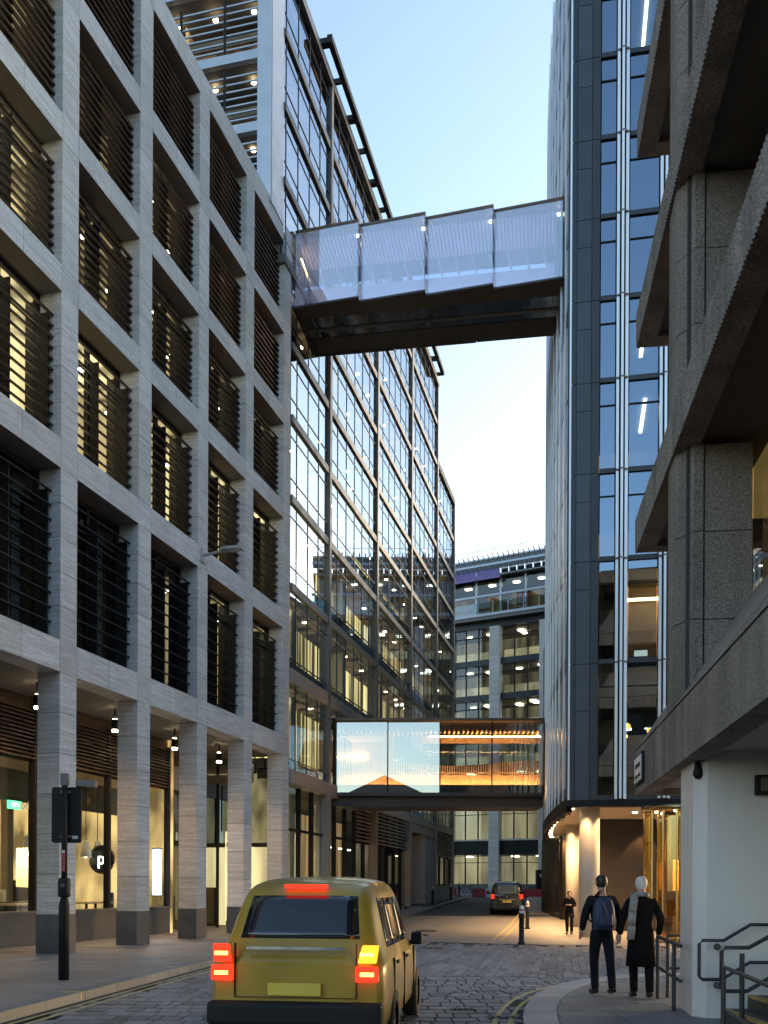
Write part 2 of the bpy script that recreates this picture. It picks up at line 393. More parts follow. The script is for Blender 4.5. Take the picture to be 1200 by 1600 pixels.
# flagstones of the left pavement, laid parallel to the kerb
cnt = 0; y = 11.0; row = 0
b = MB()
while y < 60:
    h = .78; off = .0 if row % 2 else -.5
    inner = -8.2 + .27 * (y - 22.5)
    o = off
    while True:
        o0, o1 = max(o, 0), o + 1.0
        if o1 <= 0: o = o1; continue
        if kl(y) - .3 - o0 < inner - 2.6: break
        ga = .006
        tz = random.uniform(-.002, .002)
        y1 = y + h - ga
        P4 = [(kl(y) - .31 - o1 + ga, y), (kl(y) - .31 - o0, y), (kl(y1) - .31 - o0, y1), (kl(y1) - .31 - o1 + ga, y1)]
        tn = random.uniform(.86, 1.12)
        if cnt < 240 and y < 40:
            m = MB()
            m.add([(p[0], p[1], g(p[1]) + .09) for p in P4] + [(p[0], p[1], g(p[1]) + .121 + tz) for p in P4],
                  [(4, 5, 6, 7), (0, 1, 5, 4), (1, 2, 6, 5), (2, 3, 7, 6), (3, 0, 4, 7)], tone=tn)
            m.build("paving_slab", FLAG, left_pave); cnt += 1
        else:
            b.add([(p[0], p[1], g(p[1]) + .09) for p in P4] + [(p[0], p[1], g(p[1]) + .121 + tz) for p in P4],
                  [(4, 5, 6, 7), (0, 1, 5, 4), (1, 2, 6, 5), (2, 3, 7, 6), (3, 0, 4, 7)], tone=tn)
        o = o1
    y += h; row += 1
tag(b.build("paving", FLAG, left_pave), kind="stuff")

# right foreground pavement with its rounded kerb
KR = [(1.25, 3), (1.3, 6), (1.45, 9), (1.62, 11), (1.85, 12.6), (2.2, 14.1), (2.65, 15.4), (3.3, 16.6), (4.2, 17.6), (5.4, 18.2), (7.5, 18.6), (16, 19.3)]
def smooth_path(pts, n=6):
    out = []
    for i in range(len(pts) - 1):
        p0 = Vector(pts[max(i - 1, 0)]); p1 = Vector(pts[i]); p2 = Vector(pts[i + 1]); p3 = Vector(pts[min(i + 2, len(pts) - 1)])
        for k in range(n):
            t = k / n
            out.append(.5 * (2 * p1 + (p2 - p0) * t + (2 * p0 - 5 * p1 + 4 * p2 - p3) * t * t + (3 * p1 - p0 - 3 * p2 + p3) * t ** 3))
    out.append(Vector(pts[-1])); return out
KRP = smooth_path(KR)
def offset(path, d):
    out = []
    for i, p in enumerate(path):
        t = (path[min(i + 1, len(path) - 1)] - path[max(i - 1, 0)]).normalized()
        out.append(p + Vector((t.y, -t.x)) * d)
    return out
KIN = offset(KRP, .42)
poly = [(p.x, p.y) for p in KIN] + [(16, 3)]
m = MB(); m.prism([(p[0], p[1]) for p in reversed(poly)], -.05, .106)
right_pave = tag(m.build("right_pavement", MORTAR), kind="structure")
for i in range(0, len(KRP) - 1, 2):
    a, c = KRP[i:i + 3], KIN[i:i + 3]
    if len(a) < 2: continue
    pl = [(p.x, p.y) for p in a] + [(p.x, p.y) for p in reversed(c)]
    cx = sum(p[0] for p in pl) / len(pl); cy = sum(p[1] for p in pl) / len(pl)
    pl = [(cx + (p[0] - cx) * .993, cy + (p[1] - cy) * .993) for p in pl]
    m = MB(); m.prism(list(reversed(pl)), -.1, .122); m.build("kerb_stone", KERB, right_pave)
def clip(pl, a, c):
    out = []; d = c - a
    def side(p): return d.x * (p[1] - a.y) - d.y * (p[0] - a.x)      # right of the path is inside (negative)
    for i in range(len(pl)):
        p, q = pl[i], pl[(i + 1) % len(pl)]
        sp, sq = side(p), side(q)
        if sp <= 0: out.append(p)
        if (sp <= 0) != (sq <= 0):
            t = sp / (sp - sq); out.append((p[0] + (q[0] - p[0]) * t, p[1] + (q[1] - p[1]) * t))
    return out
KIN2 = offset(KRP, .43)
row = 0; yy = 5.0; b = MB(); cnt = 0
while yy < 19:
    h = (.62, .9, .75)[row % 3]; xx = 1.0 + (row % 2) * .45
    while xx < 12:
        w = random.choice((.75, .9, 1.05))
        pl = [(xx, yy), (xx + w - .014, yy), (xx + w - .014, yy + h - .022), (xx, yy + h - .022)]
        for i in range(0, len(KIN2) - 1):
            if not pl: break
            pl = clip(pl, KIN2[i], KIN2[i + 1])
        if len(pl) >= 3:
            m = MB() if (cnt < 150 and xx < 7) else b
            n = len(pl); tz = random.uniform(-.002, .002)
            m.add([(p[0], p[1], .09) for p in pl] + [(p[0], p[1], .121 + tz) for p in pl],
                  [tuple(range(n, 2 * n))] + [(i, (i + 1) % n, n + (i + 1) % n, n + i) for i in range(n)], tone=random.uniform(.82, 1.12))
            if m is not b: m.build("paving_slab", FLAGD, right_pave); cnt += 1
        xx += w
    yy += h; row += 1
tag(b.build("paving", FLAGD, right_pave), kind="stuff")

# setts: cross-laid courses near, planks running up the street beyond the border course
setts = []
def in_setts(x, y):
    if x < kl(y) + .1: return False
    if y > lerp_tab(YB, x) - .05: return False
    # outside the rounded kerb
    for i in range(0, len(KRP) - 1, 1):
        a, c = KRP[i], KRP[i + 1]
        if (c.x - a.x) * (y - a.y) - (c.y - a.y) * (x - a.x) > -.02: return True
    return False
y = 6.0
while y < 18.1:
    h = random.choice((.30, .38, .44)); x = -6 + random.random() * .3
    while x < 6:
        w = random.choice((.16, .22, .28, .34, .42))
        if in_setts(x, y) and in_setts(x + w, y + h) and in_setts(x + w, y) and in_setts(x, y + h):
            setts.append(((x, y), (x + w, y), (x + w, y + h), (x, y + h)))
        x += w
    y += h
for i in range(60):
    x = -4.6 + i * .36
    if in_setts(x, 18.3) and in_setts(x + .36, 18.55): setts.append(((x, 18.12), (x + .36, 18.12), (x + .36, 18.5), (x, 18.5)))
sx = .19; x0 = -12.0
while x0 < 15:
    y = 18.53 - random.random()
    while y < 34:
        ln = random.choice((.5, .7, 1.0, 1.4, 1.8))
        ya, yb_ = max(y, 18.53), y + ln
        if yb_ > ya + .1:
            q = [(x0 + sx * (ya - 18.5), ya), (x0 + .17 + sx * (ya - 18.5), ya), (x0 + .17 + sx * (yb_ - 18.5), yb_), (x0 + sx * (yb_ - 18.5), yb_)]
            if all(in_setts(*p) for p in q): setts.append(tuple(q))
        y += ln
    x0 += .17
def vis(q):
    x = sum(p[0] for p in q) / 4; y = sum(p[1] for p in q) / 4
    ok = abs(x) < .41 * y and y > 11.5 and not (-3 < x < .4 and y < 13)
    return (0 if ok else 1, y)
setts.sort(key=vis)
b = MB()
for i, q in enumerate(setts):
    gp = .011; tz = random.uniform(-.003, .003); tn = random.choice((.62, .8, .9, 1.0, 1.05, 1.15, 1.25)) * random.uniform(.93, 1.07)
    x_, y_ = sum(p[0] for p in q) / 4, sum(p[1] for p in q) / 4
    def ins(p, d): return (p[0] + d * (1 if p[0] < x_ else -1), p[1] + d * 2.6 * (1 if p[1] < y_ else -1))
    o = [ins(p, gp) for p in q]; t_ = [ins(p, gp + .006) for p in q]
    vs = [(p[0], p[1], -.03) for p in o] + [(p[0], p[1], -.004 + tz) for p in o] + [(p[0], p[1], .002 + tz) for p in t_]
    fs = [(8, 9, 10, 11)] + [(k, (k + 1) % 4, 4 + (k + 1) % 4, 4 + k) for k in range(4)] + [(4 + k, 4 + (k + 1) % 4, 8 + (k + 1) % 4, 8 + k) for k in range(4)]
    if i < 295:
        mm = MB(); mm.add([(v[0] - x_, v[1] - y_, v[2]) for v in vs], fs, tone=tn); mm.build("sett", SETT, sett_road, (x_, y_, 0))
    else: b.add(vs, fs, tone=tn)
tag(b.build("setts", SETT, sett_road), kind="stuff")

# painted lines and ironwork
def ribbon(name, pts, w, z, mat):
    m = MB(); pts = [Vector(p) for p in pts]; a = offset(pts, -w / 2); c = offset(pts, w / 2)
    for i in range(len(pts) - 1):
        m.add([(*a[i], z(a[i].y)), (*c[i], z(c[i].y)), (*c[i + 1], z(c[i + 1].y)), (*a[i + 1], z(a[i + 1].y))], [(0, 1, 2, 3)])
    return tag(m.build(name, mat), kind="structure")
zz = lambda y: g(y) + .008
for d in (-.16, -.36):
    ribbon("yellow_line", [p for p in offset(KRP, d) if p.y > 6], .065, zz, YLINE)
for d in (.22, .42):
    ribbon("yellow_line", [Vector((kl(yy_) + d, yy_)) for yy_ in [7 + i * .8 for i in range(32)]], .065, zz, YLINE)
for d in (-.14, -.42):
    ribbon("yellow_line", [Vector((lerp_tab(KR2, yy_) + d, yy_)) for yy_ in [31.2 + i * 1.5 for i in range(26)]], .09, lambda y: g(y) + .01, YLINE)
for yk in (14.35, 18.9):
    m = MB(); a = kl(yk)
    m.box(a - .30, a + .004, yk, yk + .10, .126, .130); m.box(a, a + .004, yk, yk + .10, .01, .128)
    tag(m.build("yellow_line", YLINE), kind="structure")
def cover(x, y, w, h, label):
    r = empty("drain_cover", (x, y, .0))
    m = MB(); m.box(-w / 2, w / 2, -h / 2, h / 2, -.02, .012); m.build("frame", IRON, r)
    n = max(3, int(w / .09))
    for k in range(n):
        xx_ = -w / 2 + .03 + (w - .06) * (k + .5) / n
        box("bar", BLACKMET, r, xx_ - .015, xx_ + .015, -h / 2 + .02, h / 2 - .02, .010, .018)
    tag(r, label, "drain cover", "iron drain covers let into the setts")
cover(1.62, 12.65, .52, .22, "iron drain cover beside the rounded kerb where yellow lines pass")
cover(1.12, 13.5, .36, .2, "small iron drain cover just out from the rounded kerb")
cover(-.6, 18.05, .5, .3, "iron drain cover on the border course of the setts")
cover(.3, 28.2, .55, .6, "iron cover at the edge where setts meet smooth paving")
cover(1.4, 27.4, .55, .5, "second iron cover at the edge where setts meet smooth paving")
cover(1.7, 38.5, .8, 1.2, "iron cover in smooth paving before the asphalt")
cover(1.35, 35.0, .5, .8, "small iron cover in smooth paving before the asphalt")
cover(8.1, 29.9, .75, .16, "iron slot drain at the end of paving joint near columns")

def spot_early(parent, loc, e, size, col):
    l = bpy.data.lights.new("lamp_light", 'SPOT'); l.energy = e; l.spot_size = R(size); l.spot_blend = .9; l.color = col; l.shadow_soft_size = .08
    return link("lamp_light", l, parent, loc)
# ================================================================== STONE GRID BUILDING (left)
u = Vector((.2637, .9646)); RZL = math.atan2(u.y, u.x)
LB = empty("stone_office_building", (-7.64, 22.56, 0), RZL)
tag(LB, "pale stone grid office building with dark louvred openings over an arcade", "building")
PITCH, PW, PD = 3.57, .68, .60
SOF = [6.76, 11.55, 15.7, 19.27, 22.7, 26.1]; BH = [.74, .68, .62, .60, .60, .75]
TOP = SOF[5] + BH[5]
GAP = .013
def stack(x0, x1, y0, y1, z0, z1, n, mat=TRAV):
    h = (z1 - z0) / n
    for k in range(n):
        box("stone_block", mat, LB, x0, x1, y0, y1, z0 + k * h + GAP / 2, z0 + (k + 1) * h - GAP / 2)
core = MB(); deep = 1.0
for i in range(-1, 5):
    x0 = i * PITCH; x1 = x0 + PW
    box("plinth_block", DARKSTONE, LB, x0 - .012, x1 + .012, -.012, PD + .012, .1, 1.04)
    stack(x0, x1, 0, PD, 1.04, SOF[0], 6)
    core.box(x0 + .015, x1 - .015, .015, PD - .015, .9, SOF[0])
    for k in range(5):
        zb, zt = SOF[k] + BH[k], SOF[k + 1]
        stack(x0, x1, .0, .58, zb, zt, (5, 4, 3, 3, 3)[k])
        core.box(x0 + .015, x1 - .015, .015, deep, zb - .1, zt + .1)
    for k in range(6):
        zb, zt = SOF[k], SOF[k] + BH[k]
        box("stone_block", TRAV, LB, x0 + GAP / 2, x1 - GAP / 2, -.004, .62, zb, zt)
        if i < 4:
            xm = (x1 + x0 + PITCH) / 2
            for a, c in ((x1, xm), (xm, x0 + PITCH)):
                box("stone_block", TRAV, LB, a + GAP / 2, c - GAP / 2, -.004, .62, zb, zt)
            core.box(x1 - .1, x0 + PITCH + .1, .02, .60, zb + .02, zt - .02)
core.build("joint_backing", JOINT, LB)
# the same grid carried on beyond the frame
m = MB()
for i in range(-6, -1):
    x0 = i * PITCH
    m.box(x0, x0 + PW, 0, PD, .1, SOF[0])
    for k in range(5): m.box(x0, x0 + PW, 0, .58, SOF[k] + BH[k], SOF[k + 1])
    for k in range(6): m.box(x0, x0 + PITCH - .001, -.004, .62, SOF[k], SOF[k] + BH[k])
m.build("grid_wing", TRAV, LB)
XE = 4 * PITCH + PW
box("party_wall", TRAV, LB, XE + .01, XE + .25, .63, 9, SOF[0] + .05, TOP - .05); box("party_wall", ROOM, LB, XE + .01, XE + .2, 4.2, 9, .1, SOF[0])
# roof and rear
box("roof", SOFFIT, LB, -5 * PITCH, XE, .63, 14, TOP - .5, TOP - .06)
box("rear_wall", ROOMD, LB, -5 * PITCH, XE, 13.9, 14.1, 0, TOP - .5)
# recessed window walls, floors and rooms
litmap = {0: "DDDML", 1: "BBMBB", 2: "BMMMM", 3: "MdMMd", 4: "ddddd"}
# columns of the map: bay 0 (beside the frame edge) ... bay 4
lit_mats = {"B": L_BRIGHT, "M": L_MID, "L": L_MID, "d": L_DIM, "D": ROOMD}
slats = []
for k in range(5):
    zb, zt = SOF[k] + BH[k], SOF[k + 1]
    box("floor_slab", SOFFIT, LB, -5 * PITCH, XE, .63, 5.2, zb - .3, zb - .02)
    for i in range(-3, 4):
        x0, x1 = i * PITCH + PW, (i + 1) * PITCH
        st = litmap[k][i + 1] if i >= -1 else "M"
        # reveal lining: soffit
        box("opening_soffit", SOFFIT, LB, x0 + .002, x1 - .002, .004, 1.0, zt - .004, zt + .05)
        win = empty("window", (x0, .62, zb), 0, LB)
        w, h = x1 - x0, zt - zb
        box("pane", G_OFFICE, win, .03, w * .5 - .04, .05, .065, .05, h - .05)
        box("pane", G_OFFICE, win, w * .5 + .04, w - .03, .05, .065, .05, h - .05)
        fm = MB()
        for a, c, zz0, zz1 in ((0, .06, 0, h), (w - .06, w, 0, h), (w * .5 - .05, w * .5 + .05, 0, h), (0, w, 0, .07), (0, w, h - .1, h), (0, w, h * .80, h * .80 + .06)):
            fm.box(a, c, .0, .12, zz0, zz1)
        fm.build("frame", BLACKMET, win)
        box("room_wall", lit_mats[st], LB, x0 - .3, x1 + .37, 2.2, 2.25, zb, zt - .13)
        box("room_ceiling", lit_mats[st], LB, x0 - .3, x1 + .37, .76, 2.2, zt - .12, zt - .02)  # wall and ceiling glow by themselves in place of room lamplight
        box("room_floor", ROOM, LB, x0 - .3, x1 + .37, .76, 2.2, zb, zb + .03)
        if st in "BML":
            for q in range(2):
                xx = x0 + (.3 + .45 * q) * w
                box("tube_light", E_TUBE, LB, xx, xx + .12, .95 + .2 * q, 2.0, zt - .17, zt - .125)
        # blind behind half of some windows, desk shapes behind others
        if st in "BM" and random.random() < .6:
            box("blind", WHPL if False else PLASTER, LB, x0 + .05, x0 + w * .46, .82, .84, zb + h * random.uniform(.45, .7), zt - .15)
        if st in "BML" and i >= -1:
            box("desk", ROOMD, LB, x0 + .4, x0 + 1.9, 1.0, 1.6, zb + .70, zb + .76)
            box("screen", BLACKMET, LB, x0 + .8, x0 + 1.35, 1.2, 1.24, zb + .85, zb + 1.2)
        if i >= -1:
            n = 12 if k else 11
            z_hi = zt - (.52 if k < 3 else .42); z_lo = zb + .10
            for q in range(n):
                zz_ = z_hi - (z_hi - z_lo) * q / (n - 1)
                slats.append((k, i, x0, x1, zz_))
            box("slat_bracket", BLACKMET, LB, x1 - .10, x1 - .06, .30, .60, z_lo, z_hi + .02)
            box("slat_bracket", BLACKMET, LB, x0 + w * .5 - .02, x0 + w * .5 + .02, .34, .60, z_lo, z_hi + .02)
slats.sort(key=lambda s: (s[1] < -1, s[0] + .45 * s[1]))
b = MB(); mats_sl = [BLACKMET, TIMBER]
for q, (k, i, x0, x1, z) in enumerate(slats):
    if k == 0: dep, th, tilt, mt = .05, .035, 0, BLACKMET
    else: dep, th, tilt, mt = (.11 if k < 3 else .14), .05, R(30), TIMBER
    if q < 296 and i >= -1:
        o = link("slat", unit(mt), LB, ((x0 + x1) / 2, .26, z), (tilt, 0, 0), (x1 - x0 - .03, dep, th))
    else:
        b.box(-(x1 - x0 - .03) / 2, (x1 - x0 - .03) / 2, -dep / 2, dep / 2, -th / 2, th / 2, 0 if k == 0 else 1,
              Matrix.Translation(((x0 + x1) / 2, .26, z)) @ Matrix.Rotation(tilt, 4, 'X'))
tag(b.build("louvre_blades", mats_sl, LB), kind="stuff")
# arcade: soffit, shopfront, louvre band, lobby
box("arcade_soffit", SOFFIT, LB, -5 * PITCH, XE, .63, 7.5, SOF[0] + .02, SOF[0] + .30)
SX1 = 10.2                                        # shop ends here, lobby beyond
box("shop_plinth", DARKSTONE, LB, -5 * PITCH, SX1, 2.5, 2.75, .1, 1.0)
box("shop_sill", GREYMET, LB, -5 * PITCH, SX1, 2.44, 2.74, 1.0, 1.05)
box("shop_fascia", BRONZE, LB, -5 * PITCH, SX1, 2.62, 2.75, 6.45, SOF[0])
lv = MB()
for q in range(13):
    z = 5.12 + q * .105
    box("louvre_blade", BRONZE, LB, -3 * PITCH, SX1, 2.50, 2.62, z, z + .035, (0, 0, 0))
box("louvre_backing", BLACKMET, LB, -3 * PITCH, SX1, 2.66, 2.70, 5.05, 6.5)
for x in (-3.6, .15, 2.6, 6.3, 10.1):
    box("shop_mullion", BLACKMET, LB, x, x + .10, 2.50, 2.70, 1.05, 6.5)
for a, c in ((-3.5, .15), (.25, 2.6), (2.7, 6.3), (6.4, 10.1)):
    box("shop_pane", G_SHOP, LB, a, c, 2.60, 2.615, 1.05, 5.05)
box("shop_back_wall", L_SHOP, LB, -8, SX1 + .2, 7.0, 7.05, .2, 5.2)
box("shop_ceiling", PLASTER, LB, -8, SX1, 2.75, 7.0, 5.1, 5.2)
box("shop_floor", ROOM, LB, -8, SX1, 2.75, 7.0, .1, .2)
box("shop_side_wall", L_SHOP, LB, SX1, SX1 + .2, 2.5, 7.2, .1, SOF[0])  # shop walls glow on their own, standing in for lamplight on them
for q in range(10):
    xx = -3 + q * 1.35
    mm = MB(); mm.lathe([(.07, 5.02), (.07, 5.09)], xx, 3.4 + (q % 3) * .9, 10); mm.build("shop_downlight", E_SPOT, LB)
for q in range(9):
    xx = -4 + q * 1.55
    box("shop_column", ROOM, LB, xx, xx + .28, 6.5, 6.78, .2, 5.1)
    box("shop_shelf", BROWNW, LB, xx + .3, xx + 1.5, 6.3, 6.9, .2, 1.15 + .5 * (q % 3))
    for r_ in range(4):
        xb = xx + .4 + r_ * .26; box("shelf_goods", (PLASTER, WHPL, REDP, BRONZE)[(q + r_) % 4], LB, xb, xb + .16, 6.4, 6.6, 1.15 + .5 * (q % 3), 1.42 + .5 * (q % 3) + .06 * r_)
box("shop_bulkhead", ROOMD, LB, -8, SX1, 4.4, 4.6, 4.2, 5.1)
box("shop_counter", BROWNW, LB, 2.9, 6.1, 4.6, 5.2, .2, 1.25); box("shop_counter", PLASTER, LB, -3.4, .6, 4.9, 5.4, .2, 1.2)
# lobby end of the arcade
box("lobby_lintel", FARSTONE, LB, SX1 + .2, XE, 3.6, 3.9, 5.35, 6.2)
for x in (SX1 + .25, SX1 + 1.75, SX1 + 3.3, XE - .15):
    box("lobby_mullion", BLACKMET, LB, x, x + .11, 3.62, 3.8, .1, 5.35)
box("lobby_transom", BLACKMET, LB, SX1 + .2, XE, 3.63, 3.79, 3.25, 3.45)
for a, c in ((SX1 + .36, SX1 + 1.75), (SX1 + 1.86, SX1 + 3.3), (SX1 + 3.41, XE - .15)):
    box("lobby_pane", G_SHOP, LB, a, c, 3.70, 3.715, .15, 3.25); box("lobby_pane", G_CURTAIN, LB, a, c, 3.70, 3.715, 3.45, 5.35)
box("lobby_back_wall", L_CREAM, LB, SX1 + .2, XE, 6.2, 6.25, .2, 3.3)  # lobby lamplight put into the wall as a cream glow
box("lobby_back_wall", ROOMD, LB, SX1 + .2, XE, 6.2, 6.25, 3.3, 5.4)
box("lobby_ceiling", PLASTER, LB, SX1 + .2, XE, 3.9, 6.2, 3.3, 3.36)
for ya in (.75, 1.85, 2.95, 4.05): box("lobby_mullion", BLACKMET, LB, XE + .03, XE + .12, ya, ya + .10, .1, SOF[0])
for ya in (.85, 1.95, 3.05):
    box("lobby_pane", G_SHOP, LB, XE + .06, XE + .075, ya, ya + 1.0, .2, 3.3); box("lobby_pane", G_CURTAIN, LB, XE + .06, XE + .075, ya, ya + 1.0, 3.45, SOF[0])
box("lobby_transom", BLACKMET, LB, XE + .03, XE + .12, .75, 4.15, 3.3, 3.45)
box("lobby_end_wall", L_CREAM, LB, XE + .6, XE + .65, .80, 4.1, .2, 3.3); box("lobby_end_wall", ROOMD, LB, XE + .20, XE + .25, .75, 4.15, 3.4, SOF[0])
for q in range(3): box("lobby_shelf", BROWNW, LB, XE + .45, XE + .58, 1.0 + q * 1.1, 1.7 + q * 1.1, .2, 1.0 + .35 * q)
# arcade ceiling lamps (hanging cylinders)
for x, y_ in ((8.18, 1.3), (11.5, 1.3), (4.6, 1.3), (1.0, 1.3)):
    l = empty("ceiling_lamp", (x, y_, SOF[0] + .02), 0, LB)
    mm = MB(); mm.lathe([(.035, 0), (.035, -.32)], seg=8); mm.build("stem", BLACKMET, l)
    mm = MB(); mm.lathe([(.10, -.32), (.11, -.60)], seg=12); mm.build("lamp_body", BLACKMET, l)
    mm = MB(); mm.lathe([(.085, -.605), (.085, -.66)], seg=12); mm.build("lamp_glow", E_SPOT, l)
    mm = MB(); mm.lathe([(.06, -.315), (.06, -.30)], seg=12); mm.build("uplight_glow", E_SPOT, l)
    spot_early(l, (0, 0, -.70), 95, 150, (1, .62, .32))
# wall luminaire on the stone grid
wl_ = empty("wall_luminaire", (0, 0, 0))
P = LB.matrix_world if False else Matrix.Translation((-7.64, 22.56, 0)) @ Matrix.Rotation(RZL, 4, 'Z')
wl_.matrix_world = P @ Matrix.Translation((2 * PITCH + .30, 0, 11.98))
m = MB(); m.box(-.12, .12, -.06, 0, -.22, .22); m.build("bracket", LUM, wl_)
m = MB(); m.tube([(0, -.05, 0), (0, -.5, .06), (0, -.85, .10)], .045, 8); m.build("arm", LUM, wl_)
m = MB(); m.prism([(-.14, -.65), (-.18, -.9), (-.14, -1.35), (.14, -1.35), (.18, -.9), (.14, -.65)], .08, .16); m.build("lamp_head", LUM, wl_)
m = MB(); m.box(-.10, .10, -1.28, -.9, .065, .08); m.build("lens", WHPL, wl_)
tag(wl_, "pale grey street luminaire on a short arm fixed to stone beam", "street lamp")
hs = empty("hanging_sign"); hs.matrix_world = P @ Matrix.Translation((14.2, 1.35, 6.25)) @ Matrix.Rotation(R(-90), 4, 'Z')
m = MB(); m.box(-.30, .30, -.05, .05, -.20, .20); m.build("frame", BLACKMET, hs)
m = MB(); m.box(-.26, .26, -.056, .056, -.16, .16); m.build("sign_face", WHPL, hs)
m = MB(); m.box(.10, .20, -.06, .06, -.10, -.04); m.box(-.02, .05, -.06, .06, -.10, -.04); m.build("print", BLACKMET, hs)
m = MB(); m.box(-.02, .02, -.02, .02, .20, .55); m.build("hanger", BLACKMET, hs)
tag(hs, "small white framed sign hung from the arcade ceiling at its end", "sign")
# things in the shop
def in_shop(name, x, y_, z): 
    e = empty(name); e.matrix_world = P @ Matrix.Translation((x, y_, z)); return e
for q, (x, y_, lab) in enumerate(((3.58, 3.4, "white bell pendant lamp over the tables in the first shop window"),
                                  (6.44, 3.4, "grey white bell pendant lamp in shop, partly behind signal head"), (7.09, 3.4, "white bell pendant lamp in shop window right of the signal head"))):
    e = in_shop("pendant_lamp", x, y_, 5.1)
    m = MB(); m.tube([(0, 0, 0), (0, 0, -2.0)], .012, 6); m.build("cord", BLACKMET, e)
    m = MB(); m.lathe([(.04, -1.95), (.09, -2.0), (.14, -2.2), (.18, -2.48), (.17, -2.48), (.12, -2.2)], seg=18); m.build("lamp_shade", WHITEP, e)
    m = MB(); m.lathe([(.02, -2.36), (.06, -2.40), (.06, -2.46), (.02, -2.50)], seg=10); m.build("bulb", E_TUBE, e)
    tag(e, lab, "pendant lamp", "bell pendants in the shop")
e = in_shop("round_sign", 6.62, 2.95, 2.55)
m = MB(); m.tube([(.0 + .42 * math.cos(t), 0, .42 * math.sin(t)) for t in [i * math.pi / 12 for i in range(24)]], .035, 6, close=True); m.build("rim", BRONZE, e)
m = MB(); v = [(.40 * math.cos(i * math.pi / 12), y0, .40 * math.sin(i * math.pi / 12)) for y0 in (-.03, .03) for i in range(24)]
m.add(v, [tuple(range(24)), tuple(range(47, 23, -1))]); m.build("disc", BLACKMET, e)
fonts("letter", "p", .55, E_WHITE, e, (0, -.04, .02), (R(90), 0, 0))
e.rotation_euler = (0, 0, RZL - R(90)); tag(e, "round black sign with a glowing white letter p in shop window", "sign")
e = in_shop("light_box_sign", 8.9, 2.30, 2.2)
m = MB(); m.box(-.08, .08, -.12, .12, -.75, .75); m.build("lit_panel", E_WHITE, e)
m = MB(); m.box(-.10, .10, -.14, .14, .75, .80); m.box(-.10, .10, -.14, .14, -.80, -.75); m.build("end_cap", BLACKMET, e)
tag(e, "tall glowing white light box beside the shop window end", "sign")
e = in_shop("exit_sign", 4.1, 4.25, 4.05)
m = MB(); m.box(-.28, .28, -.03, .03, -.12, .12); m.build("lit_panel", E_GREEN, e)
fonts("lettering", "EXIT", .17, E_WHITE, e, (0.03, -.035, 0), (R(90), 0, 0)); m = MB(); m.box(-.30, .30, -.02, .02, .12, .2); m.build("hanger", BLACKMET, e)
tag(e, "green lit exit sign hanging inside the shop", "sign")
e = in_shop("window_lettering", 2.2, 2.585, 3.85)
fonts("letters", "ood", .34, LUM, e, (0, 0, 0), (R(90), 0, 0), .002); tag(e, "faint white letters ood fixed on the shop window", "sign")
for q, (x, y_, lab) in enumerate(((3.2, 3.6, "pale table with chairs behind the first shop window"), (6.9, 3.5, "pale table by shop window below the pendant lamps"))):
    e = in_shop("shop_table", x, y_, .2)
    m = MB(); m.box(-.8, .8, -.35, .35, .98, 1.03); m.build("table_top", PLASTER, e)
    for lx in (-.7, .7):
        for ly in (-.28, .28):
            m = MB(); m.box(lx - .03, lx + .03, ly - .03, ly + .03, 0, .98); m.build("leg", BLACKMET, e)
    tag(e, lab, "table")
for q, (x, y_, lab) in enumerate(((1.9, 3.3, "white shell chair in the first shop window"), (8.0, 3.3, "dark box shaped seat behind the second shop window"))):
    e = in_shop("chair", x, y_, .2); mt = WHPL if q == 0 else BLACKMET
    m = MB(); m.box(-.24, .24, -.24, .24, .72, .78); m.build("seat", mt, e)
    m = MB(); m.box(-.24, .24, .20, .25, .78, 1.32); m.build("backrest", mt, e)
    for lx in (-.2, .2):
        for ly in (-.2, .2): m = MB(); m.box(lx - .02, lx + .02, ly - .02, ly + .02, 0, .72); m.build("leg", BLACKMET, e)
    tag(e, lab, "chair")

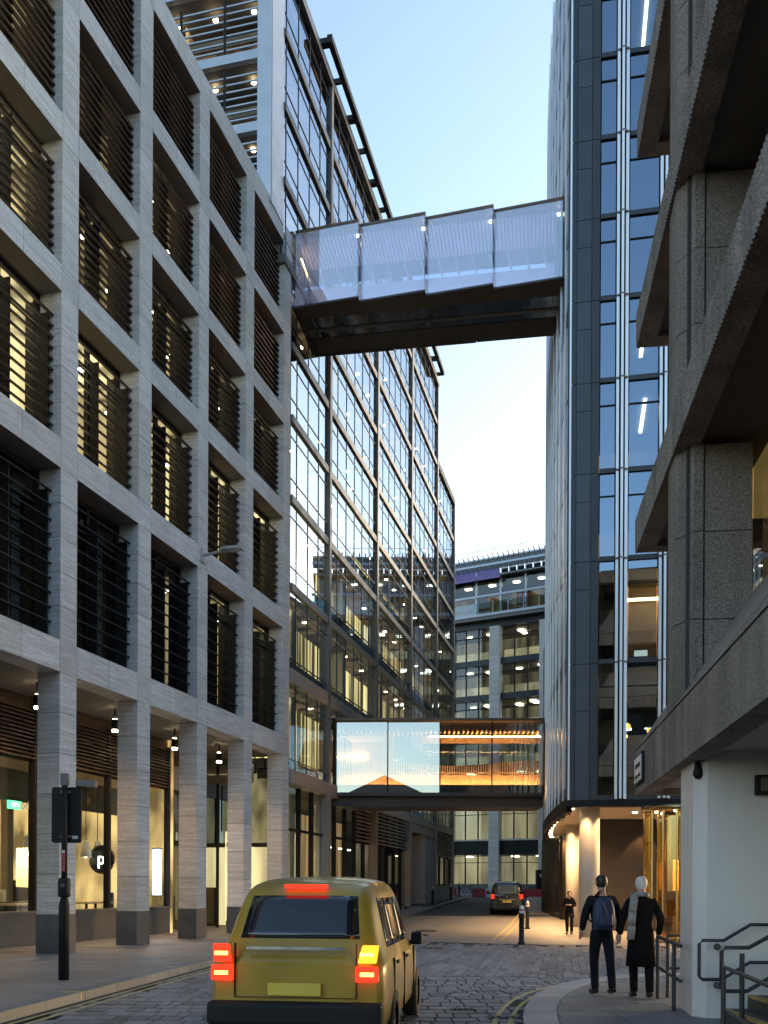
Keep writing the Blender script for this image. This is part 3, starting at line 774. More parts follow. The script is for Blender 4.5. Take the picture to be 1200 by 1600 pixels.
# ================================================================== GLASS BUILDING (left, beyond the stone one)
ug = Vector((.2364, .9717)); RZG = math.atan2(ug.y, ug.x)
GB = empty("glass_office_building", (-3.68, 37.04, 0), RZG)
tag(GB, "tall glass curtain wall office building stepping down at its far corner", "building")
CT = [5.0, 13.5, 22.0, 30.5, 37.6]
LV = [5.75, 9.65, 13.2, 16.6, 19.7, 22.5, 25.3, 28.2, 31.0, 33.8, 36.6]
BHG = .30
PWID = 8.5 / 6
npane = 0
for k in range(10):
    zb, zt = LV[k] + BHG, LV[k + 1]
    t0 = .05 if zt < 27 else -.9
    tend = CT[4] if LV[k + 1] <= 31.01 else CT[3]
    # spandrel beam
    box("spandrel_beam", BEIGE if k < 2 else GREYMET, GB, t0, tend, -.07, .35, LV[k], LV[k] + BHG + (.25 if k < 2 else 0))
    box("floor_slab", ROOM, GB, t0, tend, .36, 9, LV[k] + .05, LV[k] + .38)
    edges = []
    t = CT[0]
    while t > t0 + .2: edges.append(t); t -= PWID
    edges.append(t0); edges.reverse()
    for c in range(len(CT) - 1):
        if CT[c + 1] > tend + .01: break
        n = 6 if c < 3 else 5
        edges += [CT[c] + (CT[c + 1] - CT[c]) * (q + 1) / n for q in range(n)]
    zt1, zt2 = zb + .62, zt - .55
    for a, c in zip(edges, edges[1:]):
        w = c - a
        if w < .15: continue
        o = box("pane", G_CURTAIN, GB, a + .012, c - .012, .02, .035, zb + .01, zt - .01)
        o.rotation_euler = (random.uniform(-.002, .002), 0, random.uniform(-.0022, .0022)); npane += 1
        if a > t0 + .01: box("mullion", SLATED, GB, a - .016, a + .016, -.003, .05, zb, zt)
    for zq in (zt1, zt2):
        box("transom", SLATED, GB, t0, tend, -.003, .05, zq, zq + .03)
    # rooms: curtained, glowing walls in place of lamplit ones a few metres in, opaque spandrel behind the low panel
    segs = [(t0, 5.0), (5.0, 13.5), (13.5, 22.0), (22.0, 30.5), (30.5, 37.6)]
    for q, (a, c) in enumerate(segs):
        if c > tend + .01: continue
        mt = L_CURT if k <= 3 else (L_MID if (k + q) % 3 == 0 else L_DIM)
        if k <= 3 and q >= 3: mt = L_MID
        box("room_wall", mt, GB, a, c, 1.6 if k <= 3 else 4.0, 1.65 if k <= 3 else 4.05, zb, zt)
        box("backing_panel", SLATED, GB, a + .03, c - .03, .14, .17, zb, zt1)
    box("ceiling", L_DIM, GB, t0, tend, .36, 4.0, zt - .06, zt - .01)
    nl = 13 if tend > 31 else 11
    for q in range(nl):
        tt = t0 + .5 + (tend - t0 - 1) * (q + random.uniform(.2, .8)) / nl
        yl = random.choice((.8, 1.2, 1.5)) if k > 3 else .8
        mm = MB(); mm.lathe([(.11, zt - .10), (.11, zt - .065)], tt, yl, 10); mm.build("ceiling_light", E_SPOT, GB)
    # inner columns behind the glass, white
    for q in range(5):
        tt = 2.2 + q * 7.5
        if tt < tend: box("inner_column", WHPL, GB, tt, tt + .5, .7, 1.2, zb, zt)
for c, t in enumerate(CT):
    top = 36.9 if c < 4 else 31.4
    box("column_fin", GREYMET, GB, t - .15, t + .15, -.11, .30, 6.3, top); box("column_base", BEIGE, GB, t - .17, t + .17, -.13, .30, .6 if c > 1 else .1, 6.3)
box("roof_edge", GREYMET, GB, -.9, CT[3] + .2, -.14, .4, 36.6, 37.0)
box("roof_slab", SOFFIT, GB, -2.2, CT[3], .4, 14, 36.5, 36.9)
box("lower_roof", SOFFIT, GB, CT[3] + .2, CT[4], -.12, 14, 31.01, 31.45)
box("step_wall", GREYMET, GB, CT[3] + .001, CT[3] + .18, .3, 14, 31.4, 36.8)
box("end_wall", GREYMET, GB, CT[4], CT[4] + .2, .02, 14, .6, 31.4)
box("rear_wall", ROOMD, GB, -2.2, CT[4], 14, 14.2, .1, 36.6)
box("core_wall", ROOMD, GB, -.9, CT[4], 9, 9.1, .1, 36.5)
# black maintenance rail standing off the roof edge
rail = empty("roof_rail", (3.2, -.5, 37.15), 0, GB)
box("rail_bar", BLACKMET, rail, 0, 26.8, -.10, .12, -.12, .16)
for q in range(14):
    box("rail_bracket", BLACKMET, rail, q * 2.05, q * 2.05 + (.30 if q % 2 == 0 else .12), -.05, .55, -.16, .06)
# head of the building over the stone roof: end pier, balconies
box("end_pier", LIGHTMET, GB, -2.2, -.92, .0, .5, TOP - .2, 37.0)
box("end_pier", WHPL if False else LIGHTMET, GB, -2.28, -2.2, .02, .55, TOP - .2, 37.0)
for k, zs in enumerate((26.9, 29.45, 32.1, 34.9)):
    box("balcony_slab", LIGHTMET, GB, -2.1, -1.9, .56, 11, zs, zs + .34)
    box("balcony_slab", SOFFIT, GB, -1.9, .0, .56, 11, zs + .03, zs + .30)
    if k == 3: continue
    box("balcony_back_wall", ROOMD, GB, -.55, -.45, .56, 11, zs + .3, zs + 2.55)
    box("balcony_floor_light", L_DIM, GB, -.60, -.56, .7, 11, zs + .40, zs + .75)
    for q in range(7):
        box("balcony_rail", LIGHTMET, GB, -2.02, -1.97, .56, 11, zs + .55 + q * .27, zs + .60 + q * .27)
    for q in range(5):
        box("balcony_post", BLACKMET, GB, -2.06, -2.0, 1.9 + q * 1.75, 1.98 + q * 1.75, zs + .30, zs + 2.4)
    for q in range(6):
        mm = MB(); mm.lathe([(.10, zs + 2.50), (.10, zs + 2.56)], -1.25, 1.1 + q * 1.55, 10); mm.build("balcony_downlight", E_CAN, GB)
# ground storey
gb0 = .1
for a, c, n in ((.05, 5.0, 3), (5.0, 13.5, 5), (13.5, 22.0, 5)):
    for q in range(n):
        p0, p1 = a + (c - a) * q / n, a + (c - a) * (q + 1) / n
        lou = (c == 13.5 and q >= 3) or c == 22.0
        top_ = 3.95 if lou else 5.70
        box("shop_pane", G_SHOP, GB, p0 + .03, p1 - .03, .20, .215, .35, top_)
        box("shop_mullion", BLACKMET, GB, p1 - .04, p1 + .04, .10, .30, .2, 5.72)
        if lou:
            for s_ in range(9):
                box("louvre_blade", BEIGE, GB, p0, p1, .06, .20, 4.05 + s_ * .19, 4.12 + s_ * .19)
            box("louvre_backing", BLACKMET, GB, p0, p1, .26, .29, 3.95, 5.72)
box("shop_transom", BLACKMET, GB, .05, 10.1, .14, .28, 3.95, 4.05)
box("shop_base", DARKSTONE, GB, .05, 22, .12, .34, .05, .45)
box("lobby_wall", L_CREAM, GB, .05, 3.0, 2.6, 2.65, .4, 3.9); box("lobby_wall", L_CREAM, GB, 5.2, 8.0, 2.2, 2.25, .4, 4.2)
box("lobby_wall", L_SHOP, GB, 8.0, 10.0, 1.5, 1.55, .4, 5.6); box("lobby_wall", L_DIM, GB, 10, 22, 4.0, 4.05, .4, 5.6)
box("lobby_wall", ROOMD, GB, .05, 8, 2.8, 2.85, 3.9, 5.7)
for t in (3.0, 8.0, 14.5, 16.2): box("inner_column", WHPL, GB, t, t + .6, 1.0, 1.5, .3, 5.6)
for q in range(6):
    mm = MB(); mm.lathe([(.09, 3.7), (.09, 3.76)], 10.8 + q * 1.7, 1.6, 10); mm.build("ceiling_light", E_FARSPOT, GB)
# deep doorway
box("doorway_soffit", SOFFIT, GB, 22.2, 30.3, .3, 4, 5.2, 5.72); box("door", BROWNW, GB, 22.2, 27.2, 2.2, 2.3, .2, 5.2)
box("door_reveal", FARSTONE, GB, 27.2, 30.3, .05, 2.4, .2, 5.2)
box("door_frame", GREYMET, GB, 26.9, 27.2, 1.9, 2.2, .2, 5.2)
box("doorway_lintel", BEIGE, GB, 22.2, 30.3, -.02, .28, 5.2, 5.74)
# last bay: louvre, window, stone plinth
box("plinth", FARSTONE, GB, 30.7, 37.6, .0, .4, .5, 1.9)
for s_ in range(9): box("louvre_blade", BEIGE, GB, 30.7, 37.4, .06, .20, 4.05 + s_ * .19, 4.12 + s_ * .19)
box("louvre_backing", BLACKMET, GB, 30.7, 37.4, .26, .29, 3.95, 5.72)
for q in range(3):
    p0 = 30.8 + q * 2.2; box("shop_pane", G_FAR, GB, p0, p0 + 2.1, .16, .175, 1.9, 3.95); box("shop_mullion", BLACKMET, GB, p0 + 2.1, p0 + 2.2, .08, .25, 1.9, 3.95)
box("lobby_wall", L_MID, GB, 30.7, 37.4, 2.0, 2.05, 1.9, 3.95)

# ================================================================== DARK TOWER (right)
def fx(Y): d = Y - 33; return 6.25 + .06 * d + .0035 * d * d
DT = empty("dark_glass_tower", (6.25, 33.0, 0))
tag(DT, "dark slate office tower with silver vertical fins and curved street side", "building")
def D(x, y): return (x - 6.25, y - 33.0)
LD = [4.75, 9.4, 12.9, 15.9, 19.0, 21.8, 24.6, 27.3, 30.1, 32.9, 35.7, 38.5]
# street side: curved wall of bronze glass strips between silver fins
arc = []
Y = 33.0
while Y < 53.5: arc.append((fx(Y) + .10, Y)); Y += 1.5
DARKPAN = M("dark_reflective_panel", (.10, .07, .045), .30, metal=.55, var=.2, vscale=(1, 1, .25), rand=.5)
for i, ((xa, ya), (xb, yb)) in enumerate(zip(arc, arc[1:])):
    d = Vector((xb - xa, yb - ya)); L_ = d.length; ang = math.atan2(d.y, d.x)
    e = empty("facade_bay", (*D(xa, ya), 0), ang, DT)
    for k in range(len(LD) - 1):
        box("glass_strip", DARKPAN, e, .03, L_ - .03, -.03, -.005, LD[k] + .5, LD[k + 1])
        box("spandrel", SLATED, e, .0, L_, -.04, .01, LD[k], LD[k] + .5)
    box("wall_backing", ROOMD, e, 0, L_, -.45, -.40, LD[0], LD[-1])
    for q_, dx in enumerate((0.0,)):
        box("fin", SILVER, e, -.04 + dx, .04 + dx, -.04, .06, LD[0] - .05, LD[-1] + .6)
# added unseen block, keeps bright sky out of the left glass reflections
blocker = MB(); blocker.prism([(4.0, 21.5), (19, 21.5), (19, 45), (6.6, 45)], .5, 21.0); blocker.build("sky_blocker", SLATED, DT)
for k in range(5):
    box("sky_blocker_window", G_DARKB, DT, 4.5, 18, 21.40, 21.42, 3.2 + k * 3.6, 5.6 + k * 3.6)
# camera-facing wall
v = Vector((.981, -.193)); angv = math.atan2(v.y, v.x)
FW = empty("front_wall", (0, 0, 0), angv, DT)          # local x along wall, -y towards the street corner
W_ = 14.0
for k in range(len(LD) - 1):
    zb, zt = LD[k], LD[k + 1]
    # corner pier panels
    box("pier_panel", SLATED, FW, .0, .27, -.02, .4, zb + .01, zt - .01)
    split = zt - .95 if k else zt - 1.6
    box("pier_panel", SLATE, FW, .29, .76, -.045, .4, zb + .01, split - .01)
    box("pier_panel", SLATE, FW, .29, .76, -.045, .4, split + .01, zt - .01)
    box("pier_panel", SLATED, FW, .78, 1.04, -.06, .4, zb + .01, zt - .01)
    x = 1.06
    while x < W_:
        ww = .52 if x < 1.1 else .98
        x1 = x + ww
        box("pane", G_DARKB, FW, x + .02, x1 - .02, .06, .075, zb + .16, zt - .01)
        box("sill_bar", SLATED, FW, x, x1, -.02, .2, zb, zt * 0 + zb + .16)
        box("sill_bar", BLACKMET, FW, x, x1, .02, .14, zt - .80, zt - .76)
        if k > 1 or x > 1.7:
            pass
        x = x1 + .44
    x = 1.58
    while x < W_:
        # triple fin: V-shaped pair of blades with a centre blade
        box("fin", SILVER, FW, x + .02, x + .11, -.22, .1, zb + .02, zt - .02)
        box("fin", SILVER, FW, x + .17, x + .25, -.34, .1, zb + .02, zt - .02)
        box("fin", SILVER, FW, x + .31, x + .41, -.22, .1, zb + .02, zt - .02)
        box("fin_backing", BLACKMET, FW, x, x + .43, .02, .12, zb, zt)
        fj = MB(); fj.prism([(x + .01, -.225), (x + .21, -.36), (x + .42, -.225), (x + .42, -.19), (x + .21, -.32), (x + .01, -.19)], zt - .03, zt + .02)
        fj.build("fin_clip", GREYMET, FW)
        x += 1.42
    if k: box("floor_slab", ROOM, FW, 1.0, W_, .2, 8, zb - .28, zb + .10)
    mt = {0: ROOMD, 1: ROOMD, 2: L_DIM, 3: L_DIM}.get(k, L_DIM)
    box("room_wall", mt, FW, 1.0, W_, 5.0, 5.1, zb, zt)
    if k in (3, 4, 8):
        for q in range(3):
            box("tube_light", E_TUBE, FW, 2.55 + q * 2.8, 2.67 + q * 2.8, .7, 3.2, zt - .36, zt - .32)
box("pier_backing", SLATED, FW, .01, 1.03, .05, .38, LD[0], LD[-1])
box("corner_post", SLATED, FW, -.02, .0, -.02, .5, LD[0], LD[-1])
# first floor restaurant: hanging lights behind the big pane
for q in range(5):
    for r_ in range(3):
        if (q + r_) % 2: box("strip_light", E_TUBE, FW, 1.9 + q * 1.1, 2.3 + q * 1.1, 1.0 + r_ * 1.3, 1.2 + r_ * 1.3, 7.3 + .2 * r_, 7.36 + .2 * r_)
        else:
            mm = MB(); mm.lathe([(.02, 7.5), (.09, 7.42), (.09, 7.34), (.02, 7.28)], 2.1 + q * .8, .9 + r_ * 1.1, 8); mm.build("pendant_glow", E_ORANGE, FW)
mm = MB()
for q in range(9):
    mm.tube([(1.9 + q * .7, .9, 8.6), (2.5 + q * .6, 3.5, 8.2 + .2 * (q % 3))], .02, 5)
mm.build("ceiling_pipework", BRONZE, FW)
box("warm_pelmet", E_WARM, FW, 2.1, 5.5, 1.4, 1.45, 11.9, 12.0); box("warm_wall", PLASTER, FW, 2.0, 6.5, 2.2, 2.25, 9.5, 12.8)
box("screen", E_PEND, FW, 2.30, 2.75, 1.0, 1.03, 9.85, 10.05)
# base band, soffit, undercroft
box("base_band", BLACKMET, FW, .0, W_, -.10, .35, 4.52, 4.75)
m = MB(); pl = [(fx(y) + .1, y) for y in [33 + .8 * i for i in range(27)]]
inner = [(33, pl[-1][1]), (20.2, 30.4)]
pts = [(x - 6.25, y - 33.0) for x, y in pl] + [(27, 24.0), (13.75, -2.6)]
m.prism(list(reversed(pts)), 4.60, 4.74); m.build("soffit", CREAMSOF, DT)
m = MB()
for (xa, ya), (xb, yb) in zip(pl, pl[1:]):
    m.add([(*D(xa - .12, ya), 4.35), (*D(xb - .12, yb), 4.35), (*D(xb - .12, yb), 4.80), (*D(xa - .12, ya), 4.80),
           (*D(xa + .10, ya), 4.35), (*D(xb + .10, yb), 4.35), (*D(xb + .10, yb), 4.80), (*D(xa + .10, ya), 4.80)],
          [(0, 1, 2, 3), (7, 6, 5, 4), (1, 0, 4, 5), (3, 2, 6, 7)])
m.build("canopy_edge", BLACKMET, DT)
for i in range(24):
    y = 33.6 + i * .85
    x = fx(y) + .36
    box("canopy_light", E_CAN, DT, *(lambda a, b_: (a - .05, a + .10, b_ - .06, b_ + .06))(*D(x, y)), 4.56, 4.595)
    if i % 2 == 0: box("canopy_rib", BRONZE, DT, *(lambda a, b_: (a - .28, a - .12, b_ - .04, b_ + .04))(*D(x, y)), 4.30, 4.59)
for i in range(7):
    x, y = 9.4 + i * .42, 36.0 - i * .62
    mm = MB(); mm.lathe([(.085, 4.575), (.085, 4.598)], *D(x, y), 10); mm.build("soffit_downlight", E_SPOT, DT)
def spot(name, loc, e, size=70, blend=.6, parent=None, col=(1, .60, .26)):
    l = bpy.data.lights.new(name, 'SPOT'); l.energy = e; l.spot_size = R(size); l.spot_blend = blend; l.color = col; l.shadow_soft_size = .06
    o = link(name, l, parent, loc, (0, 0, 0)); return o
for (x, y, r_) in ((7.35, 34.4, .36), (8.62, 43.6, .36)):
    m = MB(); m.lathe([(r_, g(y) - .01), (r_, 4.60)], *D(x, y), 28); m.build("column", CREAMCOL, DT)
    for dx, dy in ((-.35, -.55), (.55, -.35)):
        spot("column_downlight", (*D(x + dx, y + dy), 4.52), 26, 95, .7, DT)
m = MB(); m.box(*(2.6, 9.0), 6.6, 6.8, 0, 4.6); m.build("undercroft_wall", BROWNW, DT)
spot("wall_downlight", (4.4, 6.1, 4.5), 90, 80, .3, DT)
spot("soffit_spot", (3.2, 2.0, 4.5), 520, 145, .8, DT); spot("soffit_spot", (5.6, -.6, 4.5), 520, 145, .8, DT)
for y in (38.5, 42, 46, 50): spot("canopy_spot", (*D(fx(y) + .55, y), 4.5), 420, 145, .8, DT)
m = MB(); m.box(3.1, 3.3, 16.0, 24, .0, 4.6); m.build("undercroft_wall", BROWNW, DT)
# glazed end under the curve
for q in range(4):
    y = 50 + q * 1.5
    box("entrance_pane", G_SHOP, DT, fx(y) + .9 - 6.25, fx(y) + .93 - 6.25, y - 33, y - 31.6, g(y), 4.4)
    box("entrance_mullion", BLACKMET, DT, fx(y) + .86 - 6.25, fx(y) + .98 - 6.25, y - 33.06, y - 32.98, g(y), 4.5)
box("entrance_glow_wall", L_SHOP, DT, 3.6, 3.65, 17, 23.5, .5, 4.2)  # glowing wall sheet in place of lamplight inside the entrance
# brass revolving door drum
rd = empty("revolving_door", (9.75, 31.6, 0))
for q in range(16):
    a = 2 * math.pi * q / 16
    box("brass_post", GOLD, rd, 1.15 * math.cos(a) - .03, 1.15 * math.cos(a) + .03, 1.15 * math.sin(a) - .03, 1.15 * math.sin(a) + .03, .02, 4.3)
    if q % 2 == 0:
        a2 = a + math.pi / 16
        o = link("glass_panel", unit(G_BRASS), rd, (1.14 * math.cos(a2), 1.14 * math.sin(a2), 2.1), (0, 0, a2), (.015, .42, 4.1))
m = MB(); m.lathe([(1.25, 4.28), (1.25, 4.42)], seg=28); m.build("top_ring", GOLD, rd)
m = MB(); m.lathe([(1.22, .0), (1.22, .03)], seg=28); m.build("floor_ring", GOLD, rd)
m = MB(); m.tube([(0, 0, .03), (0, 0, 4.3)], .05, 8); m.build("shaft", GOLD, rd)
for q in range(3):
    a = q * 2.094; o = link("door_leaf", unit(G_BRASS), rd, (.55 * math.cos(a), .55 * math.sin(a), 1.4), (0, 0, a), (1.0, .02, 2.5))
for q in range(6):
    a = q * 1.05; mm = MB(); mm.lathe([(.05, 4.22), (.05, 4.27)], .8 * math.cos(a), .8 * math.sin(a), 8); mm.build("ring_light", E_CAN, rd)
tag(rd, "brass framed revolving door drum under the dark tower", "revolving door")

# ================================================================== FAR OFFICE BUILDING
vf = Vector((.874, -.485)); angf = math.atan2(vf.y, vf.x)
FB = empty("curved_far_office_building", (6.0, 92.3, 1.0), angf)      # local x to the right, -y towards us
tag(FB, "stone piered office block with dark lit windows closing the street", "building")
SP = [(3.9, 5.2), (8.6, 9.1), (11.9, 12.4), (15.2, 15.7), (18.4, 18.95), (21.7, 22.25), (25.2, 25.8)]
PC = [-9.65, -4.75, .15, 5.05, 9.95, 14.85, 19.75]
for x in PC:
    for q in range(18):
        z0, z1 = q * 1.4, q * 1.4 + 1.385
        box("pier_block", FARSTONE, FB, x - .5, x + .5, -.55, .3, z0, min(z1, 25.2))
for k, (a, c) in enumerate(SP):
    box("spandrel", SLATED if k else BLACKMET, FB, -10, 20, -.15, .2, a, c)
    if k == 0: box("spandrel_ledge", FARSTONE, FB, -10, 20, -.25, .15, c, c + .15)
box("base_wall", DARKSTONE, FB, -10, 20, -.2, .2, -.5, 1.15)
zlist = [(1.15, 3.9)] + [(SP[k][1], SP[k + 1][0]) for k in range(6)]
for k, (a, c) in enumerate(zlist):
    for x0, x1 in zip(PC, PC[1:]):
        for q in range(3):
            p0 = x0 + .5 + (x1 - x0 - 1) * q / 3; p1 = x0 + .5 + (x1 - x0 - 1) * (q + 1) / 3
            o = box("pane", G_FAR, FB, p0 + .03, p1 - .03, .05, .065, a, c)
            box("mullion", BLACKMET, FB, p1 - .045, p1 + .045, -.02, .14, a, c)
        box("transom", BLACKMET, FB, x0 + .5, x1 - .5, -.01, .12, a + (c - a) * .72, a + (c - a) * .72 + .06)
        if k > 1: box("pale_upstand", L_UPSTAND, FB, x0 + .6, x1 - .6, .5, .55, a, a + .85)  # upstands glow themselves, in place of office light on pale panels
        box("room_wall", L_FAR if k > 1 else L_FARG, FB, x0, x1, 4.5, 4.55, a, c)
        for q in range(2):
            xx = x0 + 1.2 + q * 2.0 + random.uniform(-.4, .4)
            box("ceiling_light", E_FARSPOT, FB, xx, xx + .55, 1.2 + random.random() * 1.5, 1.5 + random.random() * 1.6 + .2, c - .14, c - .07)
    box("floor_slab", ROOM, FB, -10, 20, .2, 5, c, c + .3)
box("roof_slab", GREYMET, FB, -10, 20, -.9, 4, 25.8, 26.1)
box("gutter_band", LIGHTMET, FB, -10, 20, -1.0, -.85, 26.1, 26.35)
for q in range(20):
    x = -10 + q * 1.5
    box("balustrade_pane", G_BAL, FB, x + .03, x + 1.47, -.80, -.785, 26.1, 27.4)
    box("balustrade_post", LIGHTMET, FB, x - .02, x + .02, -.82, -.76, 26.1, 27.5)
box("handrail", LIGHTMET, FB, -10, 20, -.9, -.74, 27.9, 28.1)
for q in range(12):
    x = -10 + q * 2.5
    box("penthouse_pane", G_FAR, FB, x + .05, x + 2.45, 1.2, 1.215, 26.1, 30.2)
    box("penthouse_mullion", LIGHTMET, FB, x - .09, x + .09, 1.05, 1.3, 26.1, 30.2)
    box("ceiling_light", E_FARSPOT, FB, x + .8, x + 1.4, 2.2, 2.6, 29.9, 29.97)
box("room_wall", L_DIM, FB, -10, 20, 5, 5.05, 26.1, 30.2); box("penthouse_ceiling", ROOM, FB, -10, 20, 1.3, 5, 30.0, 30.2)
box("penthouse_roof", GREYMET, FB, -10, 20, .6, 5.2, 30.2, 30.45)
for q in range(6):
    box("purple_banner", PURPLE, FB, -9.5 + q * 2.45, -7.08 + q * 2.45, .45, .5, 30.0, 30.9)
for q in range(18):
    x = 5.3 + q * .8
    if x < 19: 
        fm = MB(); fm.box(x, x + .7, .40, .46, 30.25, 30.32); fm.box(x, x + .7, .40, .46, 30.75, 30.82); fm.box(x, x + .06, .40, .46, 30.32, 30.75)
        fm.build("vent_frame", LIGHTMET, FB); box("vent_hole", BLACKMET, FB, x + .06, x + .7, .47, .5, 30.32, 30.75)
for q in range(60):
    x = -10 + q * .5
    link("canopy_louvre", unit(LIGHTMET), FB, (x, -.25, 31.35), (R(-35), 0, 0), (.10, 1.7, .16))
box("canopy_sheet", PURPLE if False else GREYMET, FB, -10, 20, .55, .6, 30.9, 32.0)
box("canopy_edge", LIGHTMET, FB, -10, 20, -1.0, -.86, 30.75, 30.95); box("canopy_ridge", LIGHTMET, FB, -10, 20, .4, .6, 31.85, 32.0)
for q in range(11):
    x = -9.0 + q * 2.3 + random.uniform(-.4, .4)
    box("roof_post", LIGHTMET, FB, x, x + .05, .8, .85, 32.0, 33.2 + random.random() * 1.0)
box("roof_line_rail", LIGHTMET, FB, -10, 20, .8, .84, 32.9, 32.94)
box("rear_wall", ROOMD, FB, -10, 20, 6, 6.2, 0, 30)
sc_ = empty("red_access_ladder", (0, 0, 0)); sc_.matrix_world = Matrix.Translation((6.0, 92.3, 1.0)) @ Matrix.Rotation(angf, 4, 'Z') @ Matrix.Translation((7.3, -.6, 26.1))
for x in (0, .5, 1.0): m = MB(); m.box(x, x + .07, 0, .07, 0, 1.9); m.build("upright", REDP, sc_)
for z in (.3, .8, 1.3, 1.75): m = MB(); m.box(0, 1.07, .01, .06, z, z + .06); m.build("rung", REDP, sc_)
tag(sc_, "small red scaffold frame on far building's roof terrace", "scaffold")
hb = empty("black_service_cabinet", (13.75, 84.0, g(84) + .07))
m = MB(); m.box(-.45, .45, -.35, .35, 0, 2.35); m.build("cabinet_body", BLACKMET, hb)
m = MB(); m.box(-.2, .15, -.365, -.35, 1.7, 2.0); m.build("notice", WHPL, hb)
m = MB(); m.box(-.02, .02, -.36, -.35, .1, 2.25); m.build("door_gap", ROOMD, hb)
tag(hb, "tall black service cabinet with a white notice against far pier", "cabinet")

# ================================================================== CONCRETE BUILDING (right foreground)
uc = Vector((.1299, .9915)); RZC = math.atan2(uc.y, uc.x)
CB = empty("concrete_office_building", (2.128, 0, 0), RZC)          # local x up the street, +y towards the street
tag(CB, "brutalist grey aggregate concrete building with jutting sloped window sills", "building")
TE, TN, IN = 16.54, -12.0, 9.0
def ring(name, prof, z0, mat, rib=False):
    """profile of (inset, height) swept along the street side and round the far end with a mitred corner"""
    m = MB(); n = len(prof); st = []
    xs_ = [TN]
    if rib:
        st = []
    for (w, z) in prof: pass
    def station(fn): return [fn(w, z) for w, z in prof]
    S0 = station(lambda w, z: (TN, -w, z0 + z)); S1 = station(lambda w, z: (TE - w, -w, z0 + z)); S2 = station(lambda w, z: (TE - w, -IN, z0 + z))
    m.add(S0 + S1 + S2, [(a * n + i, a * n + (i + 1) % n, (a + 1) * n + (i + 1) % n, (a + 1) * n + i) for a in (0, 1) for i in range(n)] + [tuple(range(n))[::-1], tuple(range(2 * n, 3 * n))])
    return m.build(name, mat, CB)
def ribs(z0, h):
    """fine vertical flutes cast in the fascia face, proud of it"""
    m = MB(); p = .075
    x = -2.0
    while x < TE - .02:
        m.add([(x, -.001, z0 - .012), (x + p * .5, .022, z0 - .012), (x + p, -.001, z0 - .012), (x, -.001, z0 + h), (x + p * .5, .022, z0 + h), (x + p, -.001, z0 + h)],
              [(0, 1, 4, 3), (1, 2, 5, 4), (2, 1, 0), (3, 4, 5)])
        x += p
    return m.build("fascia_ribs", CONC, CB)
LC = [3.3, 7.45, 10.95, 14.2, 17.4]
for k, z0 in enumerate(LC):
    fh = .74 if k == 0 else .55
    ring("fascia", [(0, 0), (0, fh), (.30, fh), (.30, 0)], z0, CONC)
    if k: ribs(z0, fh)
    if k < 4:
        ring("sloped_sill", [(.004, fh + .035), (.98, 2.25), (1.25, 2.25), (1.25, .3), (.30, fh + .035)], z0, CONC)
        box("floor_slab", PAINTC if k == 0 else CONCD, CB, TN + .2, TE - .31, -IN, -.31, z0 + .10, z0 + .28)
        zt = LC[k + 1]
        # windows above the sill
        x = -6.3
        while x < TE - 1.4:
            if not (11.9 < x < 13.5):
                box("pane", G_OFFICE, CB, x + .03, x + 1.47, -1.13, -1.115, z0 + 2.25, zt + .12)
                box("window_bar", BLACKMET, CB, x - .03, x + .03, -1.18, -1.06, z0 + 2.25, zt + .12)
            x += 1.5
        box("end_glazing", G_OFFICE, CB, TE - 1.13, TE - 1.115, -IN, -1.3, z0 + 2.25, zt + .12)
        box("room_wall", L_TAN, CB, TN, TE - 1.5, -6.0, -5.95, z0 + .3, zt)
        box("room_ceiling", L_TAN if k == 0 else ROOM, CB, -8, TE - 1.4, -6, -1.2, zt - .02, zt + .09)  # lowest ceiling glows itself, standing in for room light thrown on it
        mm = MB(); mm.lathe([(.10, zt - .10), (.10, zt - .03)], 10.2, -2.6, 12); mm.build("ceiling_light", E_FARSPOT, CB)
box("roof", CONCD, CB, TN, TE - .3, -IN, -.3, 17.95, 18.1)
# facetted columns in stacked pieces, flush behind the fascias
for x0 in (5.2, 12.5, -2.1, -9.4):
    for k in range(4):
        zb, zt = LC[k] + (.76 if k == 0 else .57), LC[k + 1]
        hh = (zt - zb) / 3
        for q in range(3):
            m = MB()
            a, c = zb + q * hh + .006, zb + (q + 1) * hh - .006
            m.prism([(x0 + .03, -.95), (x0 + .85, -.95), (x0 + .85, -.36), (x0 + .03, -.36)], a, c); m.build("column_block", CONC, CB)
            m = MB(); m.prism([(x0, -.335), (x0 + .85, -.335), (x0 + .85, -.03), (x0 + .30, -.03), (x0, -.22)], a, c); m.build("column_rib", CONC, CB)
            box("column_core", JOINT, CB, x0 + .06, x0 + .8, -.92, -.14, a, c + .014) if q < 3 else None
# white rendered pier and wall at pavement level
m = MB(); m.prism([(11.97, -.30), (11.97, -8.8), (13.0, -8.8), (13.0, -.16), (12.14, -.16)], .05, 3.40)
m.build("rendered_pier", PAINT, CB)
# street name plate, bulkhead lamp and camera fixed to it
def on_cb(name, x, y, z): e = empty(name); e.matrix_world = Matrix.Translation((2.128, 0, 0)) @ Matrix.Rotation(RZC, 4, 'Z') @ Matrix.Translation((x, y, z)); return e
e = on_cb("street_name_plate", 15.75, .03, 3.66)
m = MB(); m.box(-.45, .45, -.02, .02, -.24, .24); m.build("frame", BLACKMET, e)
m = MB(); m.box(-.41, .41, .02, .028, -.20, .20); m.build("plate", M("pale_sign_face", (.45, .50, .55), .3, var=.1), e)
m = MB(); m.box(-.34, .34, .028, .032, -.14, -.09); m.box(-.30, .30, .028, .032, .02, .09); m.build("print", BLACKMET, e)
tag(e, "small framed name plate on the concrete fascia end", "sign")
e = on_cb("bulkhead_lamp", 11.9, -1.05, 2.98)
m = MB(); m.box(-.06, .06, -.20, .20, -.12, .12); m.build("housing", BLACKMET, e)
